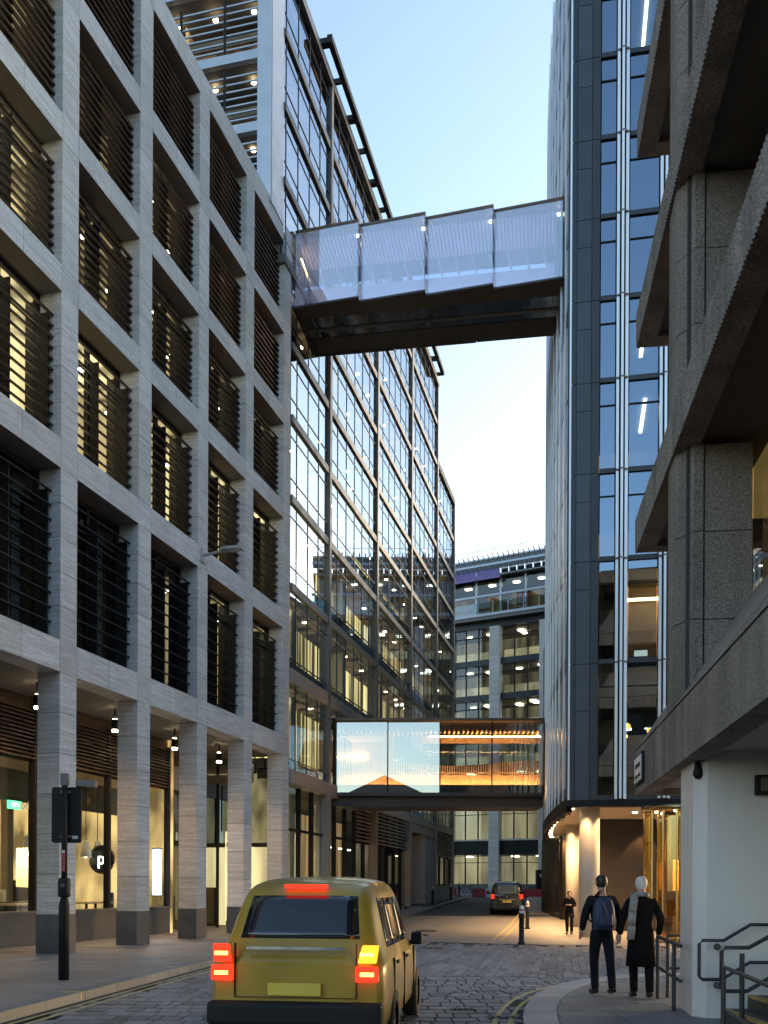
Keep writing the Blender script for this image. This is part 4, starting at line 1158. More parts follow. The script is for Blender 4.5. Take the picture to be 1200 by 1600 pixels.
m = MB(); m.box(-.075, -.06, -.155, .155, -.08, .08); m.build("lens", M("lamp_lens", (.12, .12, .10), .2, var=.2), e)
m = MB(); m.tube([(0, .0, .12), (0, .0, .34)], .012, 6); m.build("conduit", BLACKMET, e)
tag(e, "black rectangular bulkhead lamp, unlit, on the white pier", "wall lamp")
e = on_cb("security_camera", 12.05, -.20, 3.12)
m = MB(); m.lathe([(.03, .18), (.045, .10), (.06, .05), (.06, 0), (.03, -.04)], seg=14); m.build("dome", BLACKMET, e)
m = MB(); m.box(-.03, .03, -.05, .05, .16, .22); m.build("mount", GREYMET, e)
tag(e, "small black dome camera at the white pier's top corner", "camera")

# ================================================================== BRIDGES
def bridge(root, A, B, depth, z0, z1):
    A = Vector(A); B = Vector(B); d = (B - A); L_ = d.length; ang = math.atan2(d.y, d.x)
    return empty(root, (A.x, A.y, 0), ang), L_
UB, LU = bridge("upper_footbridge", (-3.57, 37.4), (6.55, 35.75), 3.2, 0, 0)
tag(UB, "glazed footbridge high above the street with four canted pale panes", "bridge")
z0, z1 = 24.3, 27.2
n = 4
for q in range(n):
    a, c = LU * q / n, LU * (q + 1) / n
    m = MB(); off = .30
    v = [(a + .02, -.02, z0 + .05), (c - .03, -off, z0 + .05), (c - .03, -off, z1 - .05), (a + .02, -.02, z1 - .05)]
    v2 = [(p[0], p[1] + .03, p[2]) for p in v]
    m.add(v + v2, [(0, 1, 2, 3), (7, 6, 5, 4), (0, 4, 5, 1), (1, 5, 6, 2), (2, 6, 7, 3), (3, 7, 4, 0)]); m.build("glass_pane", G_BRU, UB)
    m = MB(); m.prism([(c - .035, -off - .01), (c - .0, -off - .01), (c + .0, .02), (c - .035, .02)], z0 + .02, z1 - .02); m.build("pane_return", G_BAL, UB)
    m = MB(); m.prism([(a, -.04), (c, -off - .03), (c, .15), (a, .15)], z1 - .03, z1 + .07); m.build("roof_trim", BRONZE, UB)
    m = MB(); m.prism([(a, -.04), (c, -off - .03), (c, .15), (a, .15)], z0 - .04, z0 + .03); m.build("floor_trim", SOFD, UB)
    mm = MB(); mm.lathe([(.05, z1 - .22), (.05, z1 - .14)], c - .15, .25, 8); mm.build("lamp", E_FARSPOT, UB)
box("roof", BRONZE, UB, -.1, LU + .1, .15, 3.3, z1, z1 + .06)
for q in range(70):
    x = LU * (q + .5) / 70
    box("ceiling_slat", M("pink_ceiling", (.74, .62, .70), .6, var=.05) if q == 0 else bpy.data.materials["pink_ceiling"], UB, x - .045, x + .045, .2, 2.08, z1 - .14, z1 - .05)
box("back_pane", G_BRB, UB, 0, LU, 2.1, 2.12, z0 + 1.95, z1 - .05)
box("floor_slab", SOFD, UB, 0, LU, .15, 3.25, z0 + .06, z0 + .16)
box("floor_finish", M("pale_floor", (.74, .68, .76), .5, var=.05), UB, 0, LU, .15, 3.1, z0 + .165, z0 + .18)
box("kick_panel", bpy.data.materials["pale_floor"], UB, 0, LU, 2.08, 2.13, z0 + .18, z0 + 1.95)
box("glow_strip", EMIT("bridge_fill_glow", (.75, .82, 1.0), 4), UB, .2, LU - .3, 1.70, 1.76, z0 + .9, z0 + .93)  # uplight strip added to brighten the ceiling slats
for q in range(14):
    x = .5 + q * (LU - .6) / 14
    m = MB(); m.tube([(x, 2.02, z1 - .1), (x + .22, 2.0, z0 + 1.9)], .04, 6); m.build("strut", WHITEP, UB)
box("end_wall", PLASTER, UB, -.05, .0, .1, 3.2, z0 + .1, z1); box("end_wall", WHITEP, UB, LU - .3, LU - .25, .1, 3.0, z0 + .1, z1)
box("warm_end_light", E_WARM, UB, .02, .05, .8, 2.2, z1 - .5, z1 - .46)
box("front_soffit", SOFD, UB, -.1, LU + .1, -.02, .75, z0 - .03, z0 + .055); box("rear_soffit", SOFD, UB, -.1, LU + .1, 2.15, 3.3, z0 - .03, z0 + .055)
box("mirror_soffit", MIRROR, UB, -.1, LU + .1, .76, 2.14, z0 - .005, z0 + .05)
box("soffit_beam", GREYMET, UB, -.1, LU + .1, 1.52, 1.66, z0 - .05, z0 + .03)
for q in range(3): box("edge_trim", SOFD, UB, LU * q / 3, LU * (q + 1) / 3 - .02, 3.3, 3.42, z0 - .06 + .02 * q, z0 + .1)

LBR, LL = bridge("lower_footbridge", (-2.2, 43.2), (7.15, 43.0), 3.0, 0, 0)
tag(LBR, "low glazed footbridge with glowing oak slat balustrade inside", "bridge")
z0, z1 = 5.95, 9.2
for q in range(4):
    a, c = LL * q / 4, LL * (q + 1) / 4
    m = MB(); off = .10 if q < 2 else .02
    v = [(a + .02, -.01, z0 + .02), (c - .02, -off, z0 + .02), (c - .02, -off, z1 - .05), (a + .02, -.01, z1 - .05)]
    v2 = [(p[0], p[1] + .03, p[2]) for p in v]
    m.add(v + v2, [(0, 1, 2, 3), (7, 6, 5, 4), (0, 4, 5, 1), (1, 5, 6, 2), (2, 6, 7, 3), (3, 7, 4, 0)]); m.build("glass_pane", G_BRL if q < 2 else G_BRL2, LBR)
    box("pane_frame", BLACKMET, LBR, c - .03, c + .03, -.02, .06, z0, z1)
    box("lower_panel", SLATED, LBR, a + .03, c - .03, .05, .09, z0 + .05, z0 + .42)
box("end_frame", BLACKMET, LBR, -.35, .0, -.25, .2, z0 - .15, z1 + .12); box("end_frame", SLATED, LBR, -.6, -.35, -.2, .2, z0 - .15, z1 + .08)
box("roof", BRONZE, LBR, -.3, LL, -.14, 3.0, z1 + .02, z1 + .14); box("floor", SOFD, LBR, -.3, LL, -.12, 3.0, z0 - .10, z0 + .05)
box("soffit", SOFD, LBR, -.3, LL, .3, 2.7, z0 - .55, z0 - .12)
for q in range(84):
    x = .12 + q * (LL - .2) / 84
    box("balustrade_slat", WOOD, LBR, x, x + .045, .50, .62, z0 + .3, z0 + 1.45 + .12 * math.sin(x * .9))
box("balustrade_rail", WOOD, LBR, .05, LL, .62, .72, z0 + 1.0, z0 + 1.06)
box("glow_strip", EMIT("slat_glow", (1.0, .60, .24), 34), LBR, .1, LL - .1, .16, .20, z0 + .30, z0 + .34); box("glow_strip", E_WARM, LBR, .1, LL - .1, .80, .85, z0 + .25, z0 + .29)  # hidden strips added to light the oak slats
box("inner_wall", PLASTER, LBR, .05, LL, 1.25, 1.3, z0 + .05, z0 + 1.0)
for q in range(44):
    x = .05 + q * (LL - .1) / 44
    box("ceiling_slat", WOOD, LBR, x, x + .07, .2, 2.6, z1 - .42, z1 - .30)
box("ceiling_glow", E_WARM, LBR, 4.2, LL - .1, .45, .50, z1 - .62, z1 - .58)
box("ceiling_fascia", WOOD, LBR, 3.8, LL, 1.5, 1.55, z1 - .75, z1 - .42)
box("back_pane", G_BRB, LBR, 2.6, LL, 2.9, 2.92, z0 + .1, z1 - .1)
box("vestibule_wall", PLASTER, LBR, .0, 1.9, 2.6, 2.7, z0 + .1, z1 - .1); box("vestibule_wall", PLASTER, LBR, -.05, .0, .2, 2.7, z0 + .1, z1 - .1)
m = MB(); m.prism([(1.9, 2.6), (2.5, 2.1), (2.6, 2.2), (2.0, 2.7)], z0 + .1, z1 - .1); m.build("vestibule_wall", PLASTER, LBR)
box("vestibule_light", E_WARM, LBR, .15, 1.3, 2.45, 2.5, z0 + 2.0, z0 + 2.05); box("vestibule_ceiling", PLASTER, LBR, 0, 2.2, .7, 2.6, z1 - .55, z1 - .45)
box("glass_balustrade", G_BAL, LBR, 7.6, LL - .05, 2.2, 2.22, z0 + .3, z0 + 2.0)

# ================================================================== STREET FURNITURE
def bollard(x, y, z, label, group="black bollards with red and white bands"):
    r = empty("bollard", (x, y, z))
    m = MB(); m.lathe([(.115, 0), (.115, .05), (.085, .09), (.080, .80), (.095, .82), (.095, .86), (.080, .88), (.078, .96)], seg=16); m.build("post", BLACKMET, r)
    m = MB(); m.lathe([(.082, .22), (.082, .29)], seg=16); m.build("red_band", REDP, r)
    m = MB(); m.lathe([(.082, .955), (.082, 1.03)], seg=16); m.build("white_band", WHPL, r)
    m = MB(); m.lathe([(.080, 1.03), (.078, 1.07)], seg=16); m.build("red_band", REDP, r)
    m = MB(); m.lathe([(.078, 1.07), (.07, 1.13), (.045, 1.18), (.01, 1.20)], seg=16); m.build("cap", WHPL, r)
    tag(r, label, "bollard", group)
bollard(4.22, 29.4, 0, "black bollard with white banded cap standing where setts meet smooth paving")
bollard(6.1, 40.8, 0, "black bollard with white banded cap between the other bollard and black van")
for x, y, lab in ((3.15, 62.0, "black bollard at far left kerb beside the stone doorway"), (4.9, 70.5, "black bollard at the glass building's far corner"), (6.15, 78.5, "black bollard by the parked bicycles at street end")):
    bollard(x, y, g(y) + .12, lab)
# traffic signal seen from behind
ts = empty("traffic_signal", (-5.43, 16.3, .12))
m = MB(); m.lathe([(.09, 0), (.09, 1.25), (.07, 1.36), (.055, 1.40)], seg=16); m.build("base_post", BLACKMET, ts)
m = MB(); m.lathe([(.05, 1.40), (.05, 3.45)], seg=14); m.build("pole", BLACKMET, ts)
m = MB(); bm = [( -.22, 0), (.22, 0), (.25, .03), (.25, .92), (.22, .95), (-.22, .95), (-.25, .92), (-.25, .03)]
m.add([(x, .09, 2.33 + z) for x, z in bm] + [(x, .14, 2.33 + z) for x, z in bm], [tuple(range(8)), tuple(range(15, 7, -1))] + [(i, (i + 1) % 8, 8 + (i + 1) % 8, 8 + i) for i in range(8)])
m.build("backing_board", BLACKMET, ts)
for z in (2.42, 3.18): m = MB(); m.box(-.09, .09, .03, .10, z, z + .035); m.build("clamp", GREYMET, ts)
m = MB(); m.box(.10, .20, .082, .089, 2.40, 2.45); m.build("sticker", WHPL, ts)
for q in range(3):
    z = 2.52 + q * .27
    m = MB(); m.tube([(0, .14, z), (0, .30, z)], .10, 14); m.build("lamp_hood", BLACKMET, ts)
m = MB(); m.box(-.06, .06, -.05, .05, 3.30, 3.50); m.build("detector_bracket", GREYMET, ts)
m = MB(); m.box(.03, .36, -.07, .10, 3.30, 3.40, mat4=Matrix.Rotation(R(3), 4, 'Y')); m.build("detector", GREYMET, ts)
m = MB(); m.lathe([(.085, 1.40), (.105, 1.44), (.105, 1.68), (.085, 1.73)], seg=14); m.build("push_button_box", BLACKMET, ts)
m = MB(); m.lathe([(.03, 0), (.03, .02)], seg=12); o = m.build("push_button", GREYMET, ts, (.01, -.105, 1.60)); o.rotation_euler = (R(90), 0, 0)
m = MB(); m.box(-.03, .03, -.056, -.050, 1.84, 2.14); m.build("red_sticker", REDP, ts)
m = MB(); m.box(-.025, .025, -.056, -.050, 2.15, 2.20); m.build("white_sticker", WHPL, ts)
tag(ts, "traffic signal seen from behind, black board on black pole", "traffic signal")
# railings: ramp barrier beyond the pier, stair rails in front
def rail_obj(name, label, tubes, posts, cat="railing", parts=()):
    r = empty(name, tubes[0][1][0][:2] + (.12,))
    o0 = Vector(tubes[0][1][0][:2] + (.12,))
    for nm, path, rad in tubes:
        m = MB(); m.tube([Vector(p) - o0 for p in path], rad, 10); m.build(nm, IRON, r)
    for (x, y, za, zb_, rad) in posts:
        m = MB(); m.tube([Vector((x, y, za)) - o0, Vector((x, y, zb_)) - o0], rad, 10); m.build("post", IRON, r)
    tag(r, label, cat); return r
rail_obj("barrier_railing", "dark two bar barrier railing running from walkers to white pier",
         [("top_rail", [(3.98, 13.94, 1.02), (3.70, 11.95, 1.0)], .024), ("mid_rail", [(3.98, 13.94, .58), (3.70, 11.95, .56)], .022)],
         [(3.98, 13.94, .1, 1.03, .026), (3.78, 12.5, .1, 1.02, .026)])
rail_obj("back_railing", "dark barrier railing crossing behind the white pier",
         [("top_rail", [(4.16, 14.05, 1.03), (6.4, 13.8, 1.03)], .024), ("mid_rail", [(4.16, 14.05, .55), (6.4, 13.8, .55)], .022)],
         [(4.16, 14.05, .1, 1.04, .026), (5.3, 13.92, .1, 1.03, .026)])
def P3(px, py, Y): return ((px - 600) / F * Y, Y, EYE - (py - 1388) / F * Y)
Yw = 11.62
rail_obj("wall_handrail", "looped black handrail fixed to the white pier wall",
         [("rail", [P3(1128, 1528, Yw), P3(1098, 1528, Yw), P3(1093, 1523, Yw), P3(1093, 1472, Yw), P3(1098, 1467, Yw), P3(1131, 1467, Yw), P3(1173, 1442, Yw - .05), P3(1260, 1442, Yw - .2)], .021),
          ("lower_rail", [P3(1128, 1528, Yw), P3(1172, 1501, Yw - .05), P3(1260, 1501, Yw - .2)], .021),
          ("fixing", [P3(1121, 1477, Yw), P3(1121, 1477, Yw + .14)], .045), ("fixing", [P3(1121, 1537, Yw), P3(1121, 1537, Yw + .14)], .045)], [])
Yr = 10.7
rail_obj("stair_handrail", "black tubular stair rail in front of the white pier",
         [("rail", [P3(1168, 1546, Yr), P3(1134, 1546, Yr), P3(1128, 1540, Yr), P3(1128, 1484, Yr), P3(1134, 1478, Yr), P3(1170, 1478, Yr), P3(1205, 1459, Yr - .05), P3(1290, 1410, Yr - .1)], .023),
          ("lower_rail", [P3(1168, 1546, Yr), P3(1205, 1524, Yr - .05), P3(1290, 1475, Yr - .1)], .023)],
         [(*P3(1160, 1478, Yr)[:2], .1, P3(1160, 1487, Yr)[2], .028)])
a, c = P3(1131, 1508, 10.3), P3(1215, 1545, 8.0)
rail_obj("ramp_railing", "black two bar ramp railing nearest the stair, sloping towards us",
         [("top_rail", [a, (c[0], c[1], a[2])], .022), ("mid_rail", [(a[0], a[1], .42), (c[0], c[1], .42)], .022)],
         [(a[0], a[1], .1, a[2] + .01, .026), (c[0], c[1], .1, a[2] + .01, .026)])
st = empty("entrance_steps", (4.05, 10.9, .12))
STEP = M("dark_step", (.05, .048, .045), .6, var=.25, vscale=(5, 5, 5)); NOSE = M("yellow_nosing", (.40, .27, .08), .6, var=.35, vscale=(12, 12, 12))
for q in range(5):
    box("step", STEP, st, .0 + q * .32, 3.2, -2.0, .62, q * .16, (q + 1) * .16 - .002)
    box("nosing", NOSE, st, q * .32 - .004, q * .32 + .07, -2.0, .62, (q + 1) * .16 - .03, (q + 1) * .16 + .004)
tag(st, "dark entrance steps with worn yellow nosings beside the white pier", "steps")
# plastic road barriers at the end of the street
def barrier(x, y, rz, mat, col, label):
    r = empty("road_barrier", (x, y, g(y)), rz)
    m = MB(); m.add([(-.95, -.25, 0), (.95, -.25, 0), (.95, .25, 0), (-.95, .25, 0), (-.95, -.20, .2), (.95, -.20, .2), (.95, .20, .2), (-.95, .20, .2), (-.9, -.10, .75), (.9, -.10, .75), (.9, .10, .75), (-.9, .10, .75)],
        [(3, 2, 1, 0), (8, 9, 10, 11)] + [(i, (i + 1) % 4, 4 + (i + 1) % 4, 4 + i) for i in range(4)] + [(4 + i, 4 + (i + 1) % 4, 8 + (i + 1) % 4, 8 + i) for i in range(4)])
    m.build("barrier_body", mat, r)
    for q in (-.5, .5): m = MB(); m.box(q - .12, q + .12, -.27, .27, .0, .09); m.build("fork_slot", BLACKMET, r)
    tag(r, label, "barrier", "plastic road barriers across the street end")
for i, (px, mt, cn) in enumerate(((697, REDP, "red"), (720, WHPL, "white"), (742, REDP, "red"), (762, WHPL, "white"), (832, REDP, "red"), (851, REDP, "red"))):
    Yb = 84.5 - (1.2 if px > 800 else 0)
    lab = {697: "red plastic road barrier beside glass building corner", 720: "white plastic road barrier behind bicycles, between two red ones", 742: "red plastic road barrier left of the far stone pier",
           762: "white plastic road barrier just behind the black van", 832: "red plastic road barrier to the right of black van", 851: "red plastic road barrier beside the black service cabinet"}[px]
    barrier((px - 600) / F * Yb, Yb, R(-3), mt, cn, lab)
# bicycles
def bicycle(x, y, rz, label):
    r = empty("bicycle", (x, y, g(y) + .12), rz)
    for wx in (-.52, .52):
        w = MB(); w.tube([(wx + .33 * math.cos(t), 0, .34 + .33 * math.sin(t)) for t in [i * math.pi / 12 for i in range(24)]], .02, 6, close=True)
        wo = w.build("wheel", RUBBER, r)
        s_ = MB()
        for q in range(6): s_.tube([(wx, 0, .34), (wx + .32 * math.cos(q * 1.047), 0, .34 + .32 * math.sin(q * 1.047))], .006, 4)
        s_.build("spokes", GREYMET, wo)
    f = MB()
    for a, c in (((-.52, 0, .34), (-.12, 0, .30)), ((-.12, 0, .30), (-.22, 0, .85)), ((-.52, 0, .34), (-.2, 0, .78)), ((-.2, 0, .78), (.36, 0, .80)), ((-.12, 0, .30), (.38, 0, .74)), ((.34, 0, .92), (.52, 0, .34))):
        f.tube([a, c], .018, 6)
    f.build("frame", BLKCAR, r)
    m = MB(); m.tube([(.34, 0, .92), (.36, 0, 1.0)], .015, 6); m.tube([(.40, -.24, 1.02), (.36, 0, 1.0), (.40, .24, 1.02)], .015, 6); m.build("handlebar", BLACKMET, r)
    m = MB(); m.prism([(-.36, -.06), (-.36, .06), (-.1, .02), (-.1, -.02)], .88, .93); m.build("saddle", BLACKMET, r)
    tag(r, label, "bicycle")
bicycle(7.0, 80.4, R(25), "black bicycle standing nearest the far left bollard")
bicycle(7.55, 81.0, R(-10), "black bicycle leaning beside another at the street end")
bicycle(6.9, 81.8, R(8), "black bicycle behind two others by the road barriers")

# ================================================================== VEHICLES
def loft(stations, close_ends=True):
    m = MB(); n = len(stations[0])
    vs = [p for s_ in stations for p in s_]
    fs = []
    for i in range(len(stations) - 1):
        for k in range(n - 1):
            fs.append((i * n + k, i * n + k + 1, (i + 1) * n + k + 1, (i + 1) * n + k))
    m.add(vs, fs, 0, True)
    if close_ends:
        m.add(stations[0], [tuple(range(n - 1, -1, -1))]); m.add(stations[-1], [tuple(range(n))])
    return m
def car_stations(tab):
    """tab rows: x, sill z, belt z, roof z, half width at belt, half width at roof"""
    out = []
    for x, zs, zb, zr, wb, wr in tab:
        half = [(wb * .90, zs), (wb * .985, zs + .10), (wb, zs + (zb - zs) * .55), (wb * .985, zb - .02), (wb * .955, zb + .02 if zr > zb + .1 else zb),
                (wr + (wb * .95 - wr) * .45, zb + (zr - zb) * .5), (wr, zr - min(.10, (zr - zb) * .25)), (wr * .86, zr - min(.03, (zr - zb) * .1)), (wr * .45, zr)]
        ring_ = [(x, -w, z) for w, z in half] + [(x, w, z) for w, z in reversed(half)]
        out.append(ring_)
    return out
def wheel(parent, x, y, r, w):
    m = MB(); n = 24
    prof = [(r * .62, -w / 2), (r * .92, -w / 2), (r, -w * .3), (r, w * .3), (r * .92, w / 2), (r * .62, w / 2)]
    vs = [(p * math.cos(2 * math.pi * k / n), q, p * math.sin(2 * math.pi * k / n)) for p, q in prof for k in range(n)]
    m.add(vs, [(i * n + k, i * n + (k + 1) % n, (i + 1) * n + (k + 1) % n, (i + 1) * n + k) for i in range(5) for k in range(n)], 0, True)
    e = m.build("wheel", RUBBER, parent, (x, y, r))
    m = MB(); prof = [(r * .63, -w * .40), (r * .5, -w * .36), (r * .15, -w * .44), (.001, -w * .44)]; prof2 = [(p, -q) for p, q in prof]
    for pr in (prof, prof2):
        vs = [(p * math.cos(2 * math.pi * k / n), q, p * math.sin(2 * math.pi * k / n)) for p, q in pr for k in range(n)]
        m.add(vs, [(i * n + k, i * n + (k + 1) % n, (i + 1) * n + (k + 1) % n, (i + 1) * n + k) for i in range(3) for k in range(n)], 0, True)
    m.build("rim", CHROME, e)
def subsurf(o, lv=2):
    s_ = o.modifiers.new("smooth", 'SUBSURF'); s_.levels = lv; s_.render_levels = lv
def bevel(o, w=.02, s_=2):
    b_ = o.modifiers.new("bevel", 'BEVEL'); b_.width = w; b_.segments = s_; b_.limit_method = 'ANGLE'
def plate_quad(pts, d, th=.012):
    m = MB(); d = Vector(d) * th; v = [Vector(p) for p in pts]; v2 = [p + d for p in v]; n = len(v)
    m.add(v + v2, [tuple(range(n)), tuple(range(2 * n - 1, n - 1, -1))] + [(i, n + i, n + (i + 1) % n, (i + 1) % n) for i in range(n)]); return m

from mathutils.bvhtree import BVHTree
def decal(name, body, mat, parent, c4, direction, nu=8, nv=6, off=.012):
    """a pane that follows the curved body: grid between four corners, dropped on the body along a direction"""
    dg = bpy.context.evaluated_depsgraph_get(); ev = body.evaluated_get(dg); me = ev.to_mesh()
    bv = BVHTree.FromPolygons([v.co.copy() for v in me.vertices], [tuple(p.vertices) for p in me.polygons]); ev.to_mesh_clear()
    d = Vector(direction).normalized(); c4 = [Vector(p) for p in c4]; top = []; bot = []
    for j in range(nv + 1):
        for i in range(nu + 1):
            a = c4[0].lerp(c4[1], i / nu); b_ = c4[3].lerp(c4[2], i / nu); p = a.lerp(b_, j / nv)
            h = bv.ray_cast(p + d * 2.0, -d)
            q = h[0] if h[0] is not None else p
            edge = i in (0, nu) or j in (0, nv)
            top.append(q + d * (off * (.5 if edge else 1))); bot.append(q - d * .02)
    n = (nu + 1) * (nv + 1); m = MB()
    fs = [(j * (nu + 1) + i, j * (nu + 1) + i + 1, (j + 1) * (nu + 1) + i + 1, (j + 1) * (nu + 1) + i) for j in range(nv) for i in range(nu)]
    rim = [i for i in range(nu + 1)] + [j * (nu + 1) + nu for j in range(1, nv + 1)] + [nv * (nu + 1) + i for i in range(nu - 1, -1, -1)] + [j * (nu + 1) for j in range(nv - 1, 0, -1)]
    m.add(top + bot, fs + [(rim[k], n + rim[k], n + rim[(k + 1) % len(rim)], rim[(k + 1) % len(rim)]) for k in range(len(rim))], 0, True)
    o = m.build(name, mat, parent); return o
# --- gold taxi cab passing close by, seen from behind (local x forward, origin at the rear bumper)
tx = empty("yellow_car", (-.86, 9.3, 0), R(90 - 7))
tab = [(.02, .34, .86, .98, .80, .62), (.10, .30, .92, 1.12, .86, .66), (.22, .28, .95, 1.20, .885, .68), (.40, .27, .97, 1.55, .89, .66), (.58, .26, .98, 1.74, .89, .66), (.90, .26, .99, 1.81, .89, .68), (1.7, .26, .99, 1.84, .89, .69),
       (2.5, .26, .98, 1.82, .89, .68), (2.85, .26, .98, 1.70, .89, .66), (3.15, .26, .98, 1.36, .88, .66), (3.42, .26, .97, 1.05, .87, .64), (3.9, .28, .92, .98, .84, .62), (4.35, .32, .82, .90, .78, .58), (4.52, .38, .70, .76, .68, .5)]
taxi_body = o = loft(car_stations(tab)).build("body", TAXI, tx); subsurf(o, 2)
# rear screen, boot lid line, lights
decal("rear_window", taxi_body, CARGLASS, tx, [(.3, -.60, 1.19), (.3, .60, 1.19), (.5, .54, 1.62), (.5, -.54, 1.62)], (-1, 0, .12))
for s_ in (-1, 1):
    e = plate_quad([(-.005, s_ * .62, .98), (-.005, s_ * .80, .98), (.045, s_ * .82, 1.15), (.045, s_ * .66, 1.15)] if s_ > 0 else [(-.005, s_ * .80, .98), (-.005, s_ * .62, .98), (.045, s_ * .66, 1.15), (.045, s_ * .82, 1.15)], (-1, 0, 0), .05)
    e = e.build("tail_light", E_AMB if s_ < 0 else E_RED, tx); bevel(e, .012)
    e = plate_quad([(-.02, -.82, .80), (-.02, -.60, .80), (-.01, -.60, .95), (-.01, -.82, .95)] if s_ < 0 else [(-.02, .60, .80), (-.02, .82, .80), (-.01, .82, .95), (-.01, .60, .95)], (-1, 0, 0), .045).build("tail_light", E_RED, tx); bevel(e, .012)
    wheel(tx, .85, s_ * .80, .33, .20); wheel(tx, 3.72, s_ * .78, .33, .20)
    for a_, c_ in ((.62, 1.02), (1.08, 1.82), (1.90, 2.78)):
        decal("side_window", taxi_body, CARGLASS, tx, [(a_, s_ * .8, 1.10), (c_, s_ * .8, 1.10), (min(c_, 2.62), s_ * .7, 1.60), (max(a_, .78), s_ * .7, 1.60)], (0, s_, .0))
    for x in (1.05, 2.05): box("door_handle", BLACKMET, tx, x, x + .16, s_ * .888 - .01, s_ * .888 + .02, .90, .935)
    for x in (.78, 1.80, 2.98): box("door_gap", BLACKMET, tx, x, x + .012, s_ * .882 - .012, s_ * .882 + .012, .34, .98)
    m = MB(); m.box(2.82, 2.95, s_ * .86, s_ * 1.0, 1.0, 1.16); e = m.build("wing_mirror", BLACKMET, tx); bevel(e, .03)
    m = MB(); m.tube([(2.90, s_ * .70, .97), (2.89, s_ * .90, 1.04)], .03, 8); m.build("mirror_arm", BLACKMET, tx)
m = MB(); m.box(-.10, .16, -.86, .86, .36, .60); e = m.build("rear_bumper", BLACKMET, tx); bevel(e, .05, 3)
m = MB(); m.box(-.035, .0, -.26, .26, .66, .78); m.build("number_plate", PLATEY, tx)
m = MB(); m.box(.50, .56, -.22, .22, 1.70, 1.735); m.build("brake_light", E_RED, tx)
m = MB(); m.box(-.02, .02, -.48, .48, 1.10, 1.13); e = m.build("boot_handle", CHROME, tx)
m = MB(); m.tube([(.46, 0, 1.40), (.36, .28, 1.33)], .008, 5); m.build("rear_wiper", BLACKMET, tx)
LENS = M("red_lens", (.35, .012, .010), .15, var=.05, coat=.6)
BULB = EMIT("bulb_core", (1.0, .46, .05), 2.6)
for s_ in (-1, 1):
    for zc in (1.065, .875): box("bulb_glow", BULB, tx, -.078, -.06, s_ * .715 - .065, s_ * .715 + .065, zc - .018, zc + .018)
box("boot_gap", BLACKMET, tx, -.004, .004, -.60, .60, .632, .640)
for s_ in (-.60, .60): box("boot_gap", BLACKMET, tx, -.006, .05, s_ - .004, s_ + .004, .64, 1.16)
tag(tx, "tall gold yellow car passing on the setts, tail lamps lit", "car")

# --- black people carrier parked at the right kerb, seen from behind
vn = empty("black_van", (7.0, 54.6, g(55.5) - .02), R(90 - 6))
tab = [(.02, .42, .98, 1.10, .86, .72), (.08, .36, 1.02, 1.50, .92, .74), (.18, .34, 1.04, 1.82, .945, .76), (.34, .33, 1.05, 1.90, .95, .78), (1.5, .32, 1.06, 1.93, .955, .79), (3.0, .32, 1.06, 1.92, .955, .79),
       (3.5, .32, 1.05, 1.78, .95, .76), (3.95, .33, 1.04, 1.42, .94, .74), (4.25, .34, 1.03, 1.12, .93, .72), (4.75, .36, .98, 1.04, .90, .68), (5.05, .42, .82, .88, .80, .6)]
van_body = o = loft(car_stations(tab)).build("body", BLKCAR, vn); subsurf(o, 2)
decal("rear_window", van_body, CARGLASSB, vn, [(.1, -.66, 1.17), (.1, .66, 1.17), (.2, .60, 1.72), (.2, -.60, 1.72)], (-1, 0, .05))
for s_ in (-1, 1):
    y0, y1 = (s_ * .72, s_ * .90) if s_ > 0 else (-.90, -.72)
    e = plate_quad([(.01, y0, .92), (.01, y1, .92), (.05, y1, 1.16), (.05, y0, 1.16)], (-1, 0, 0), .05).build("tail_light", E_RED, vn); bevel(e, .02)
    wheel(vn, .95, s_ * .84, .34, .22); wheel(vn, 4.1, s_ * .84, .34, .22)
    m = MB(); m.box(3.6, 3.8, s_ * .98, s_ * 1.14, 1.15, 1.38); e = m.build("wing_mirror", BLKCAR, vn); bevel(e, .04)
    m = MB(); m.tube([(3.7, s_ * .78, 1.12), (3.7, s_ * 1.02, 1.22)], .035, 8); m.build("mirror_arm", BLKCAR, vn)
    m = MB(); m.tube([(.6, s_ * .72, 1.95), (3.0, s_ * .72, 1.97)], .018, 6); m.build("roof_rail", CHROME, vn)
    decal("side_window", van_body, CARGLASS, vn, [(.5, s_ * .9, 1.16), (2.9, s_ * .9, 1.16), (2.9, s_ * .8, 1.70), (.55, s_ * .8, 1.70)], (0, s_, 0))
m = MB(); m.box(-.08, .12, -.90, .90, .34, .62); e = m.build("rear_bumper", BLKCAR, vn); bevel(e, .05, 3)
m = MB(); m.box(-.10, -.075, -.26, .26, .70, .82); m.build("number_plate", PLATEY, vn)
m = MB(); m.box(-.012, .01, -.45, .45, .86, .89); m.build("chrome_strip", CHROME, vn)
m = MB(); m.lathe([(.06, 0), (.06, .012)], seg=16); o = m.build("badge", CHROME, vn, (-.0, 0, 1.02)); o.rotation_euler = (0, R(-90), 0)
tag(vn, "black people carrier van with red tail lamps lit, seen from behind", "van")

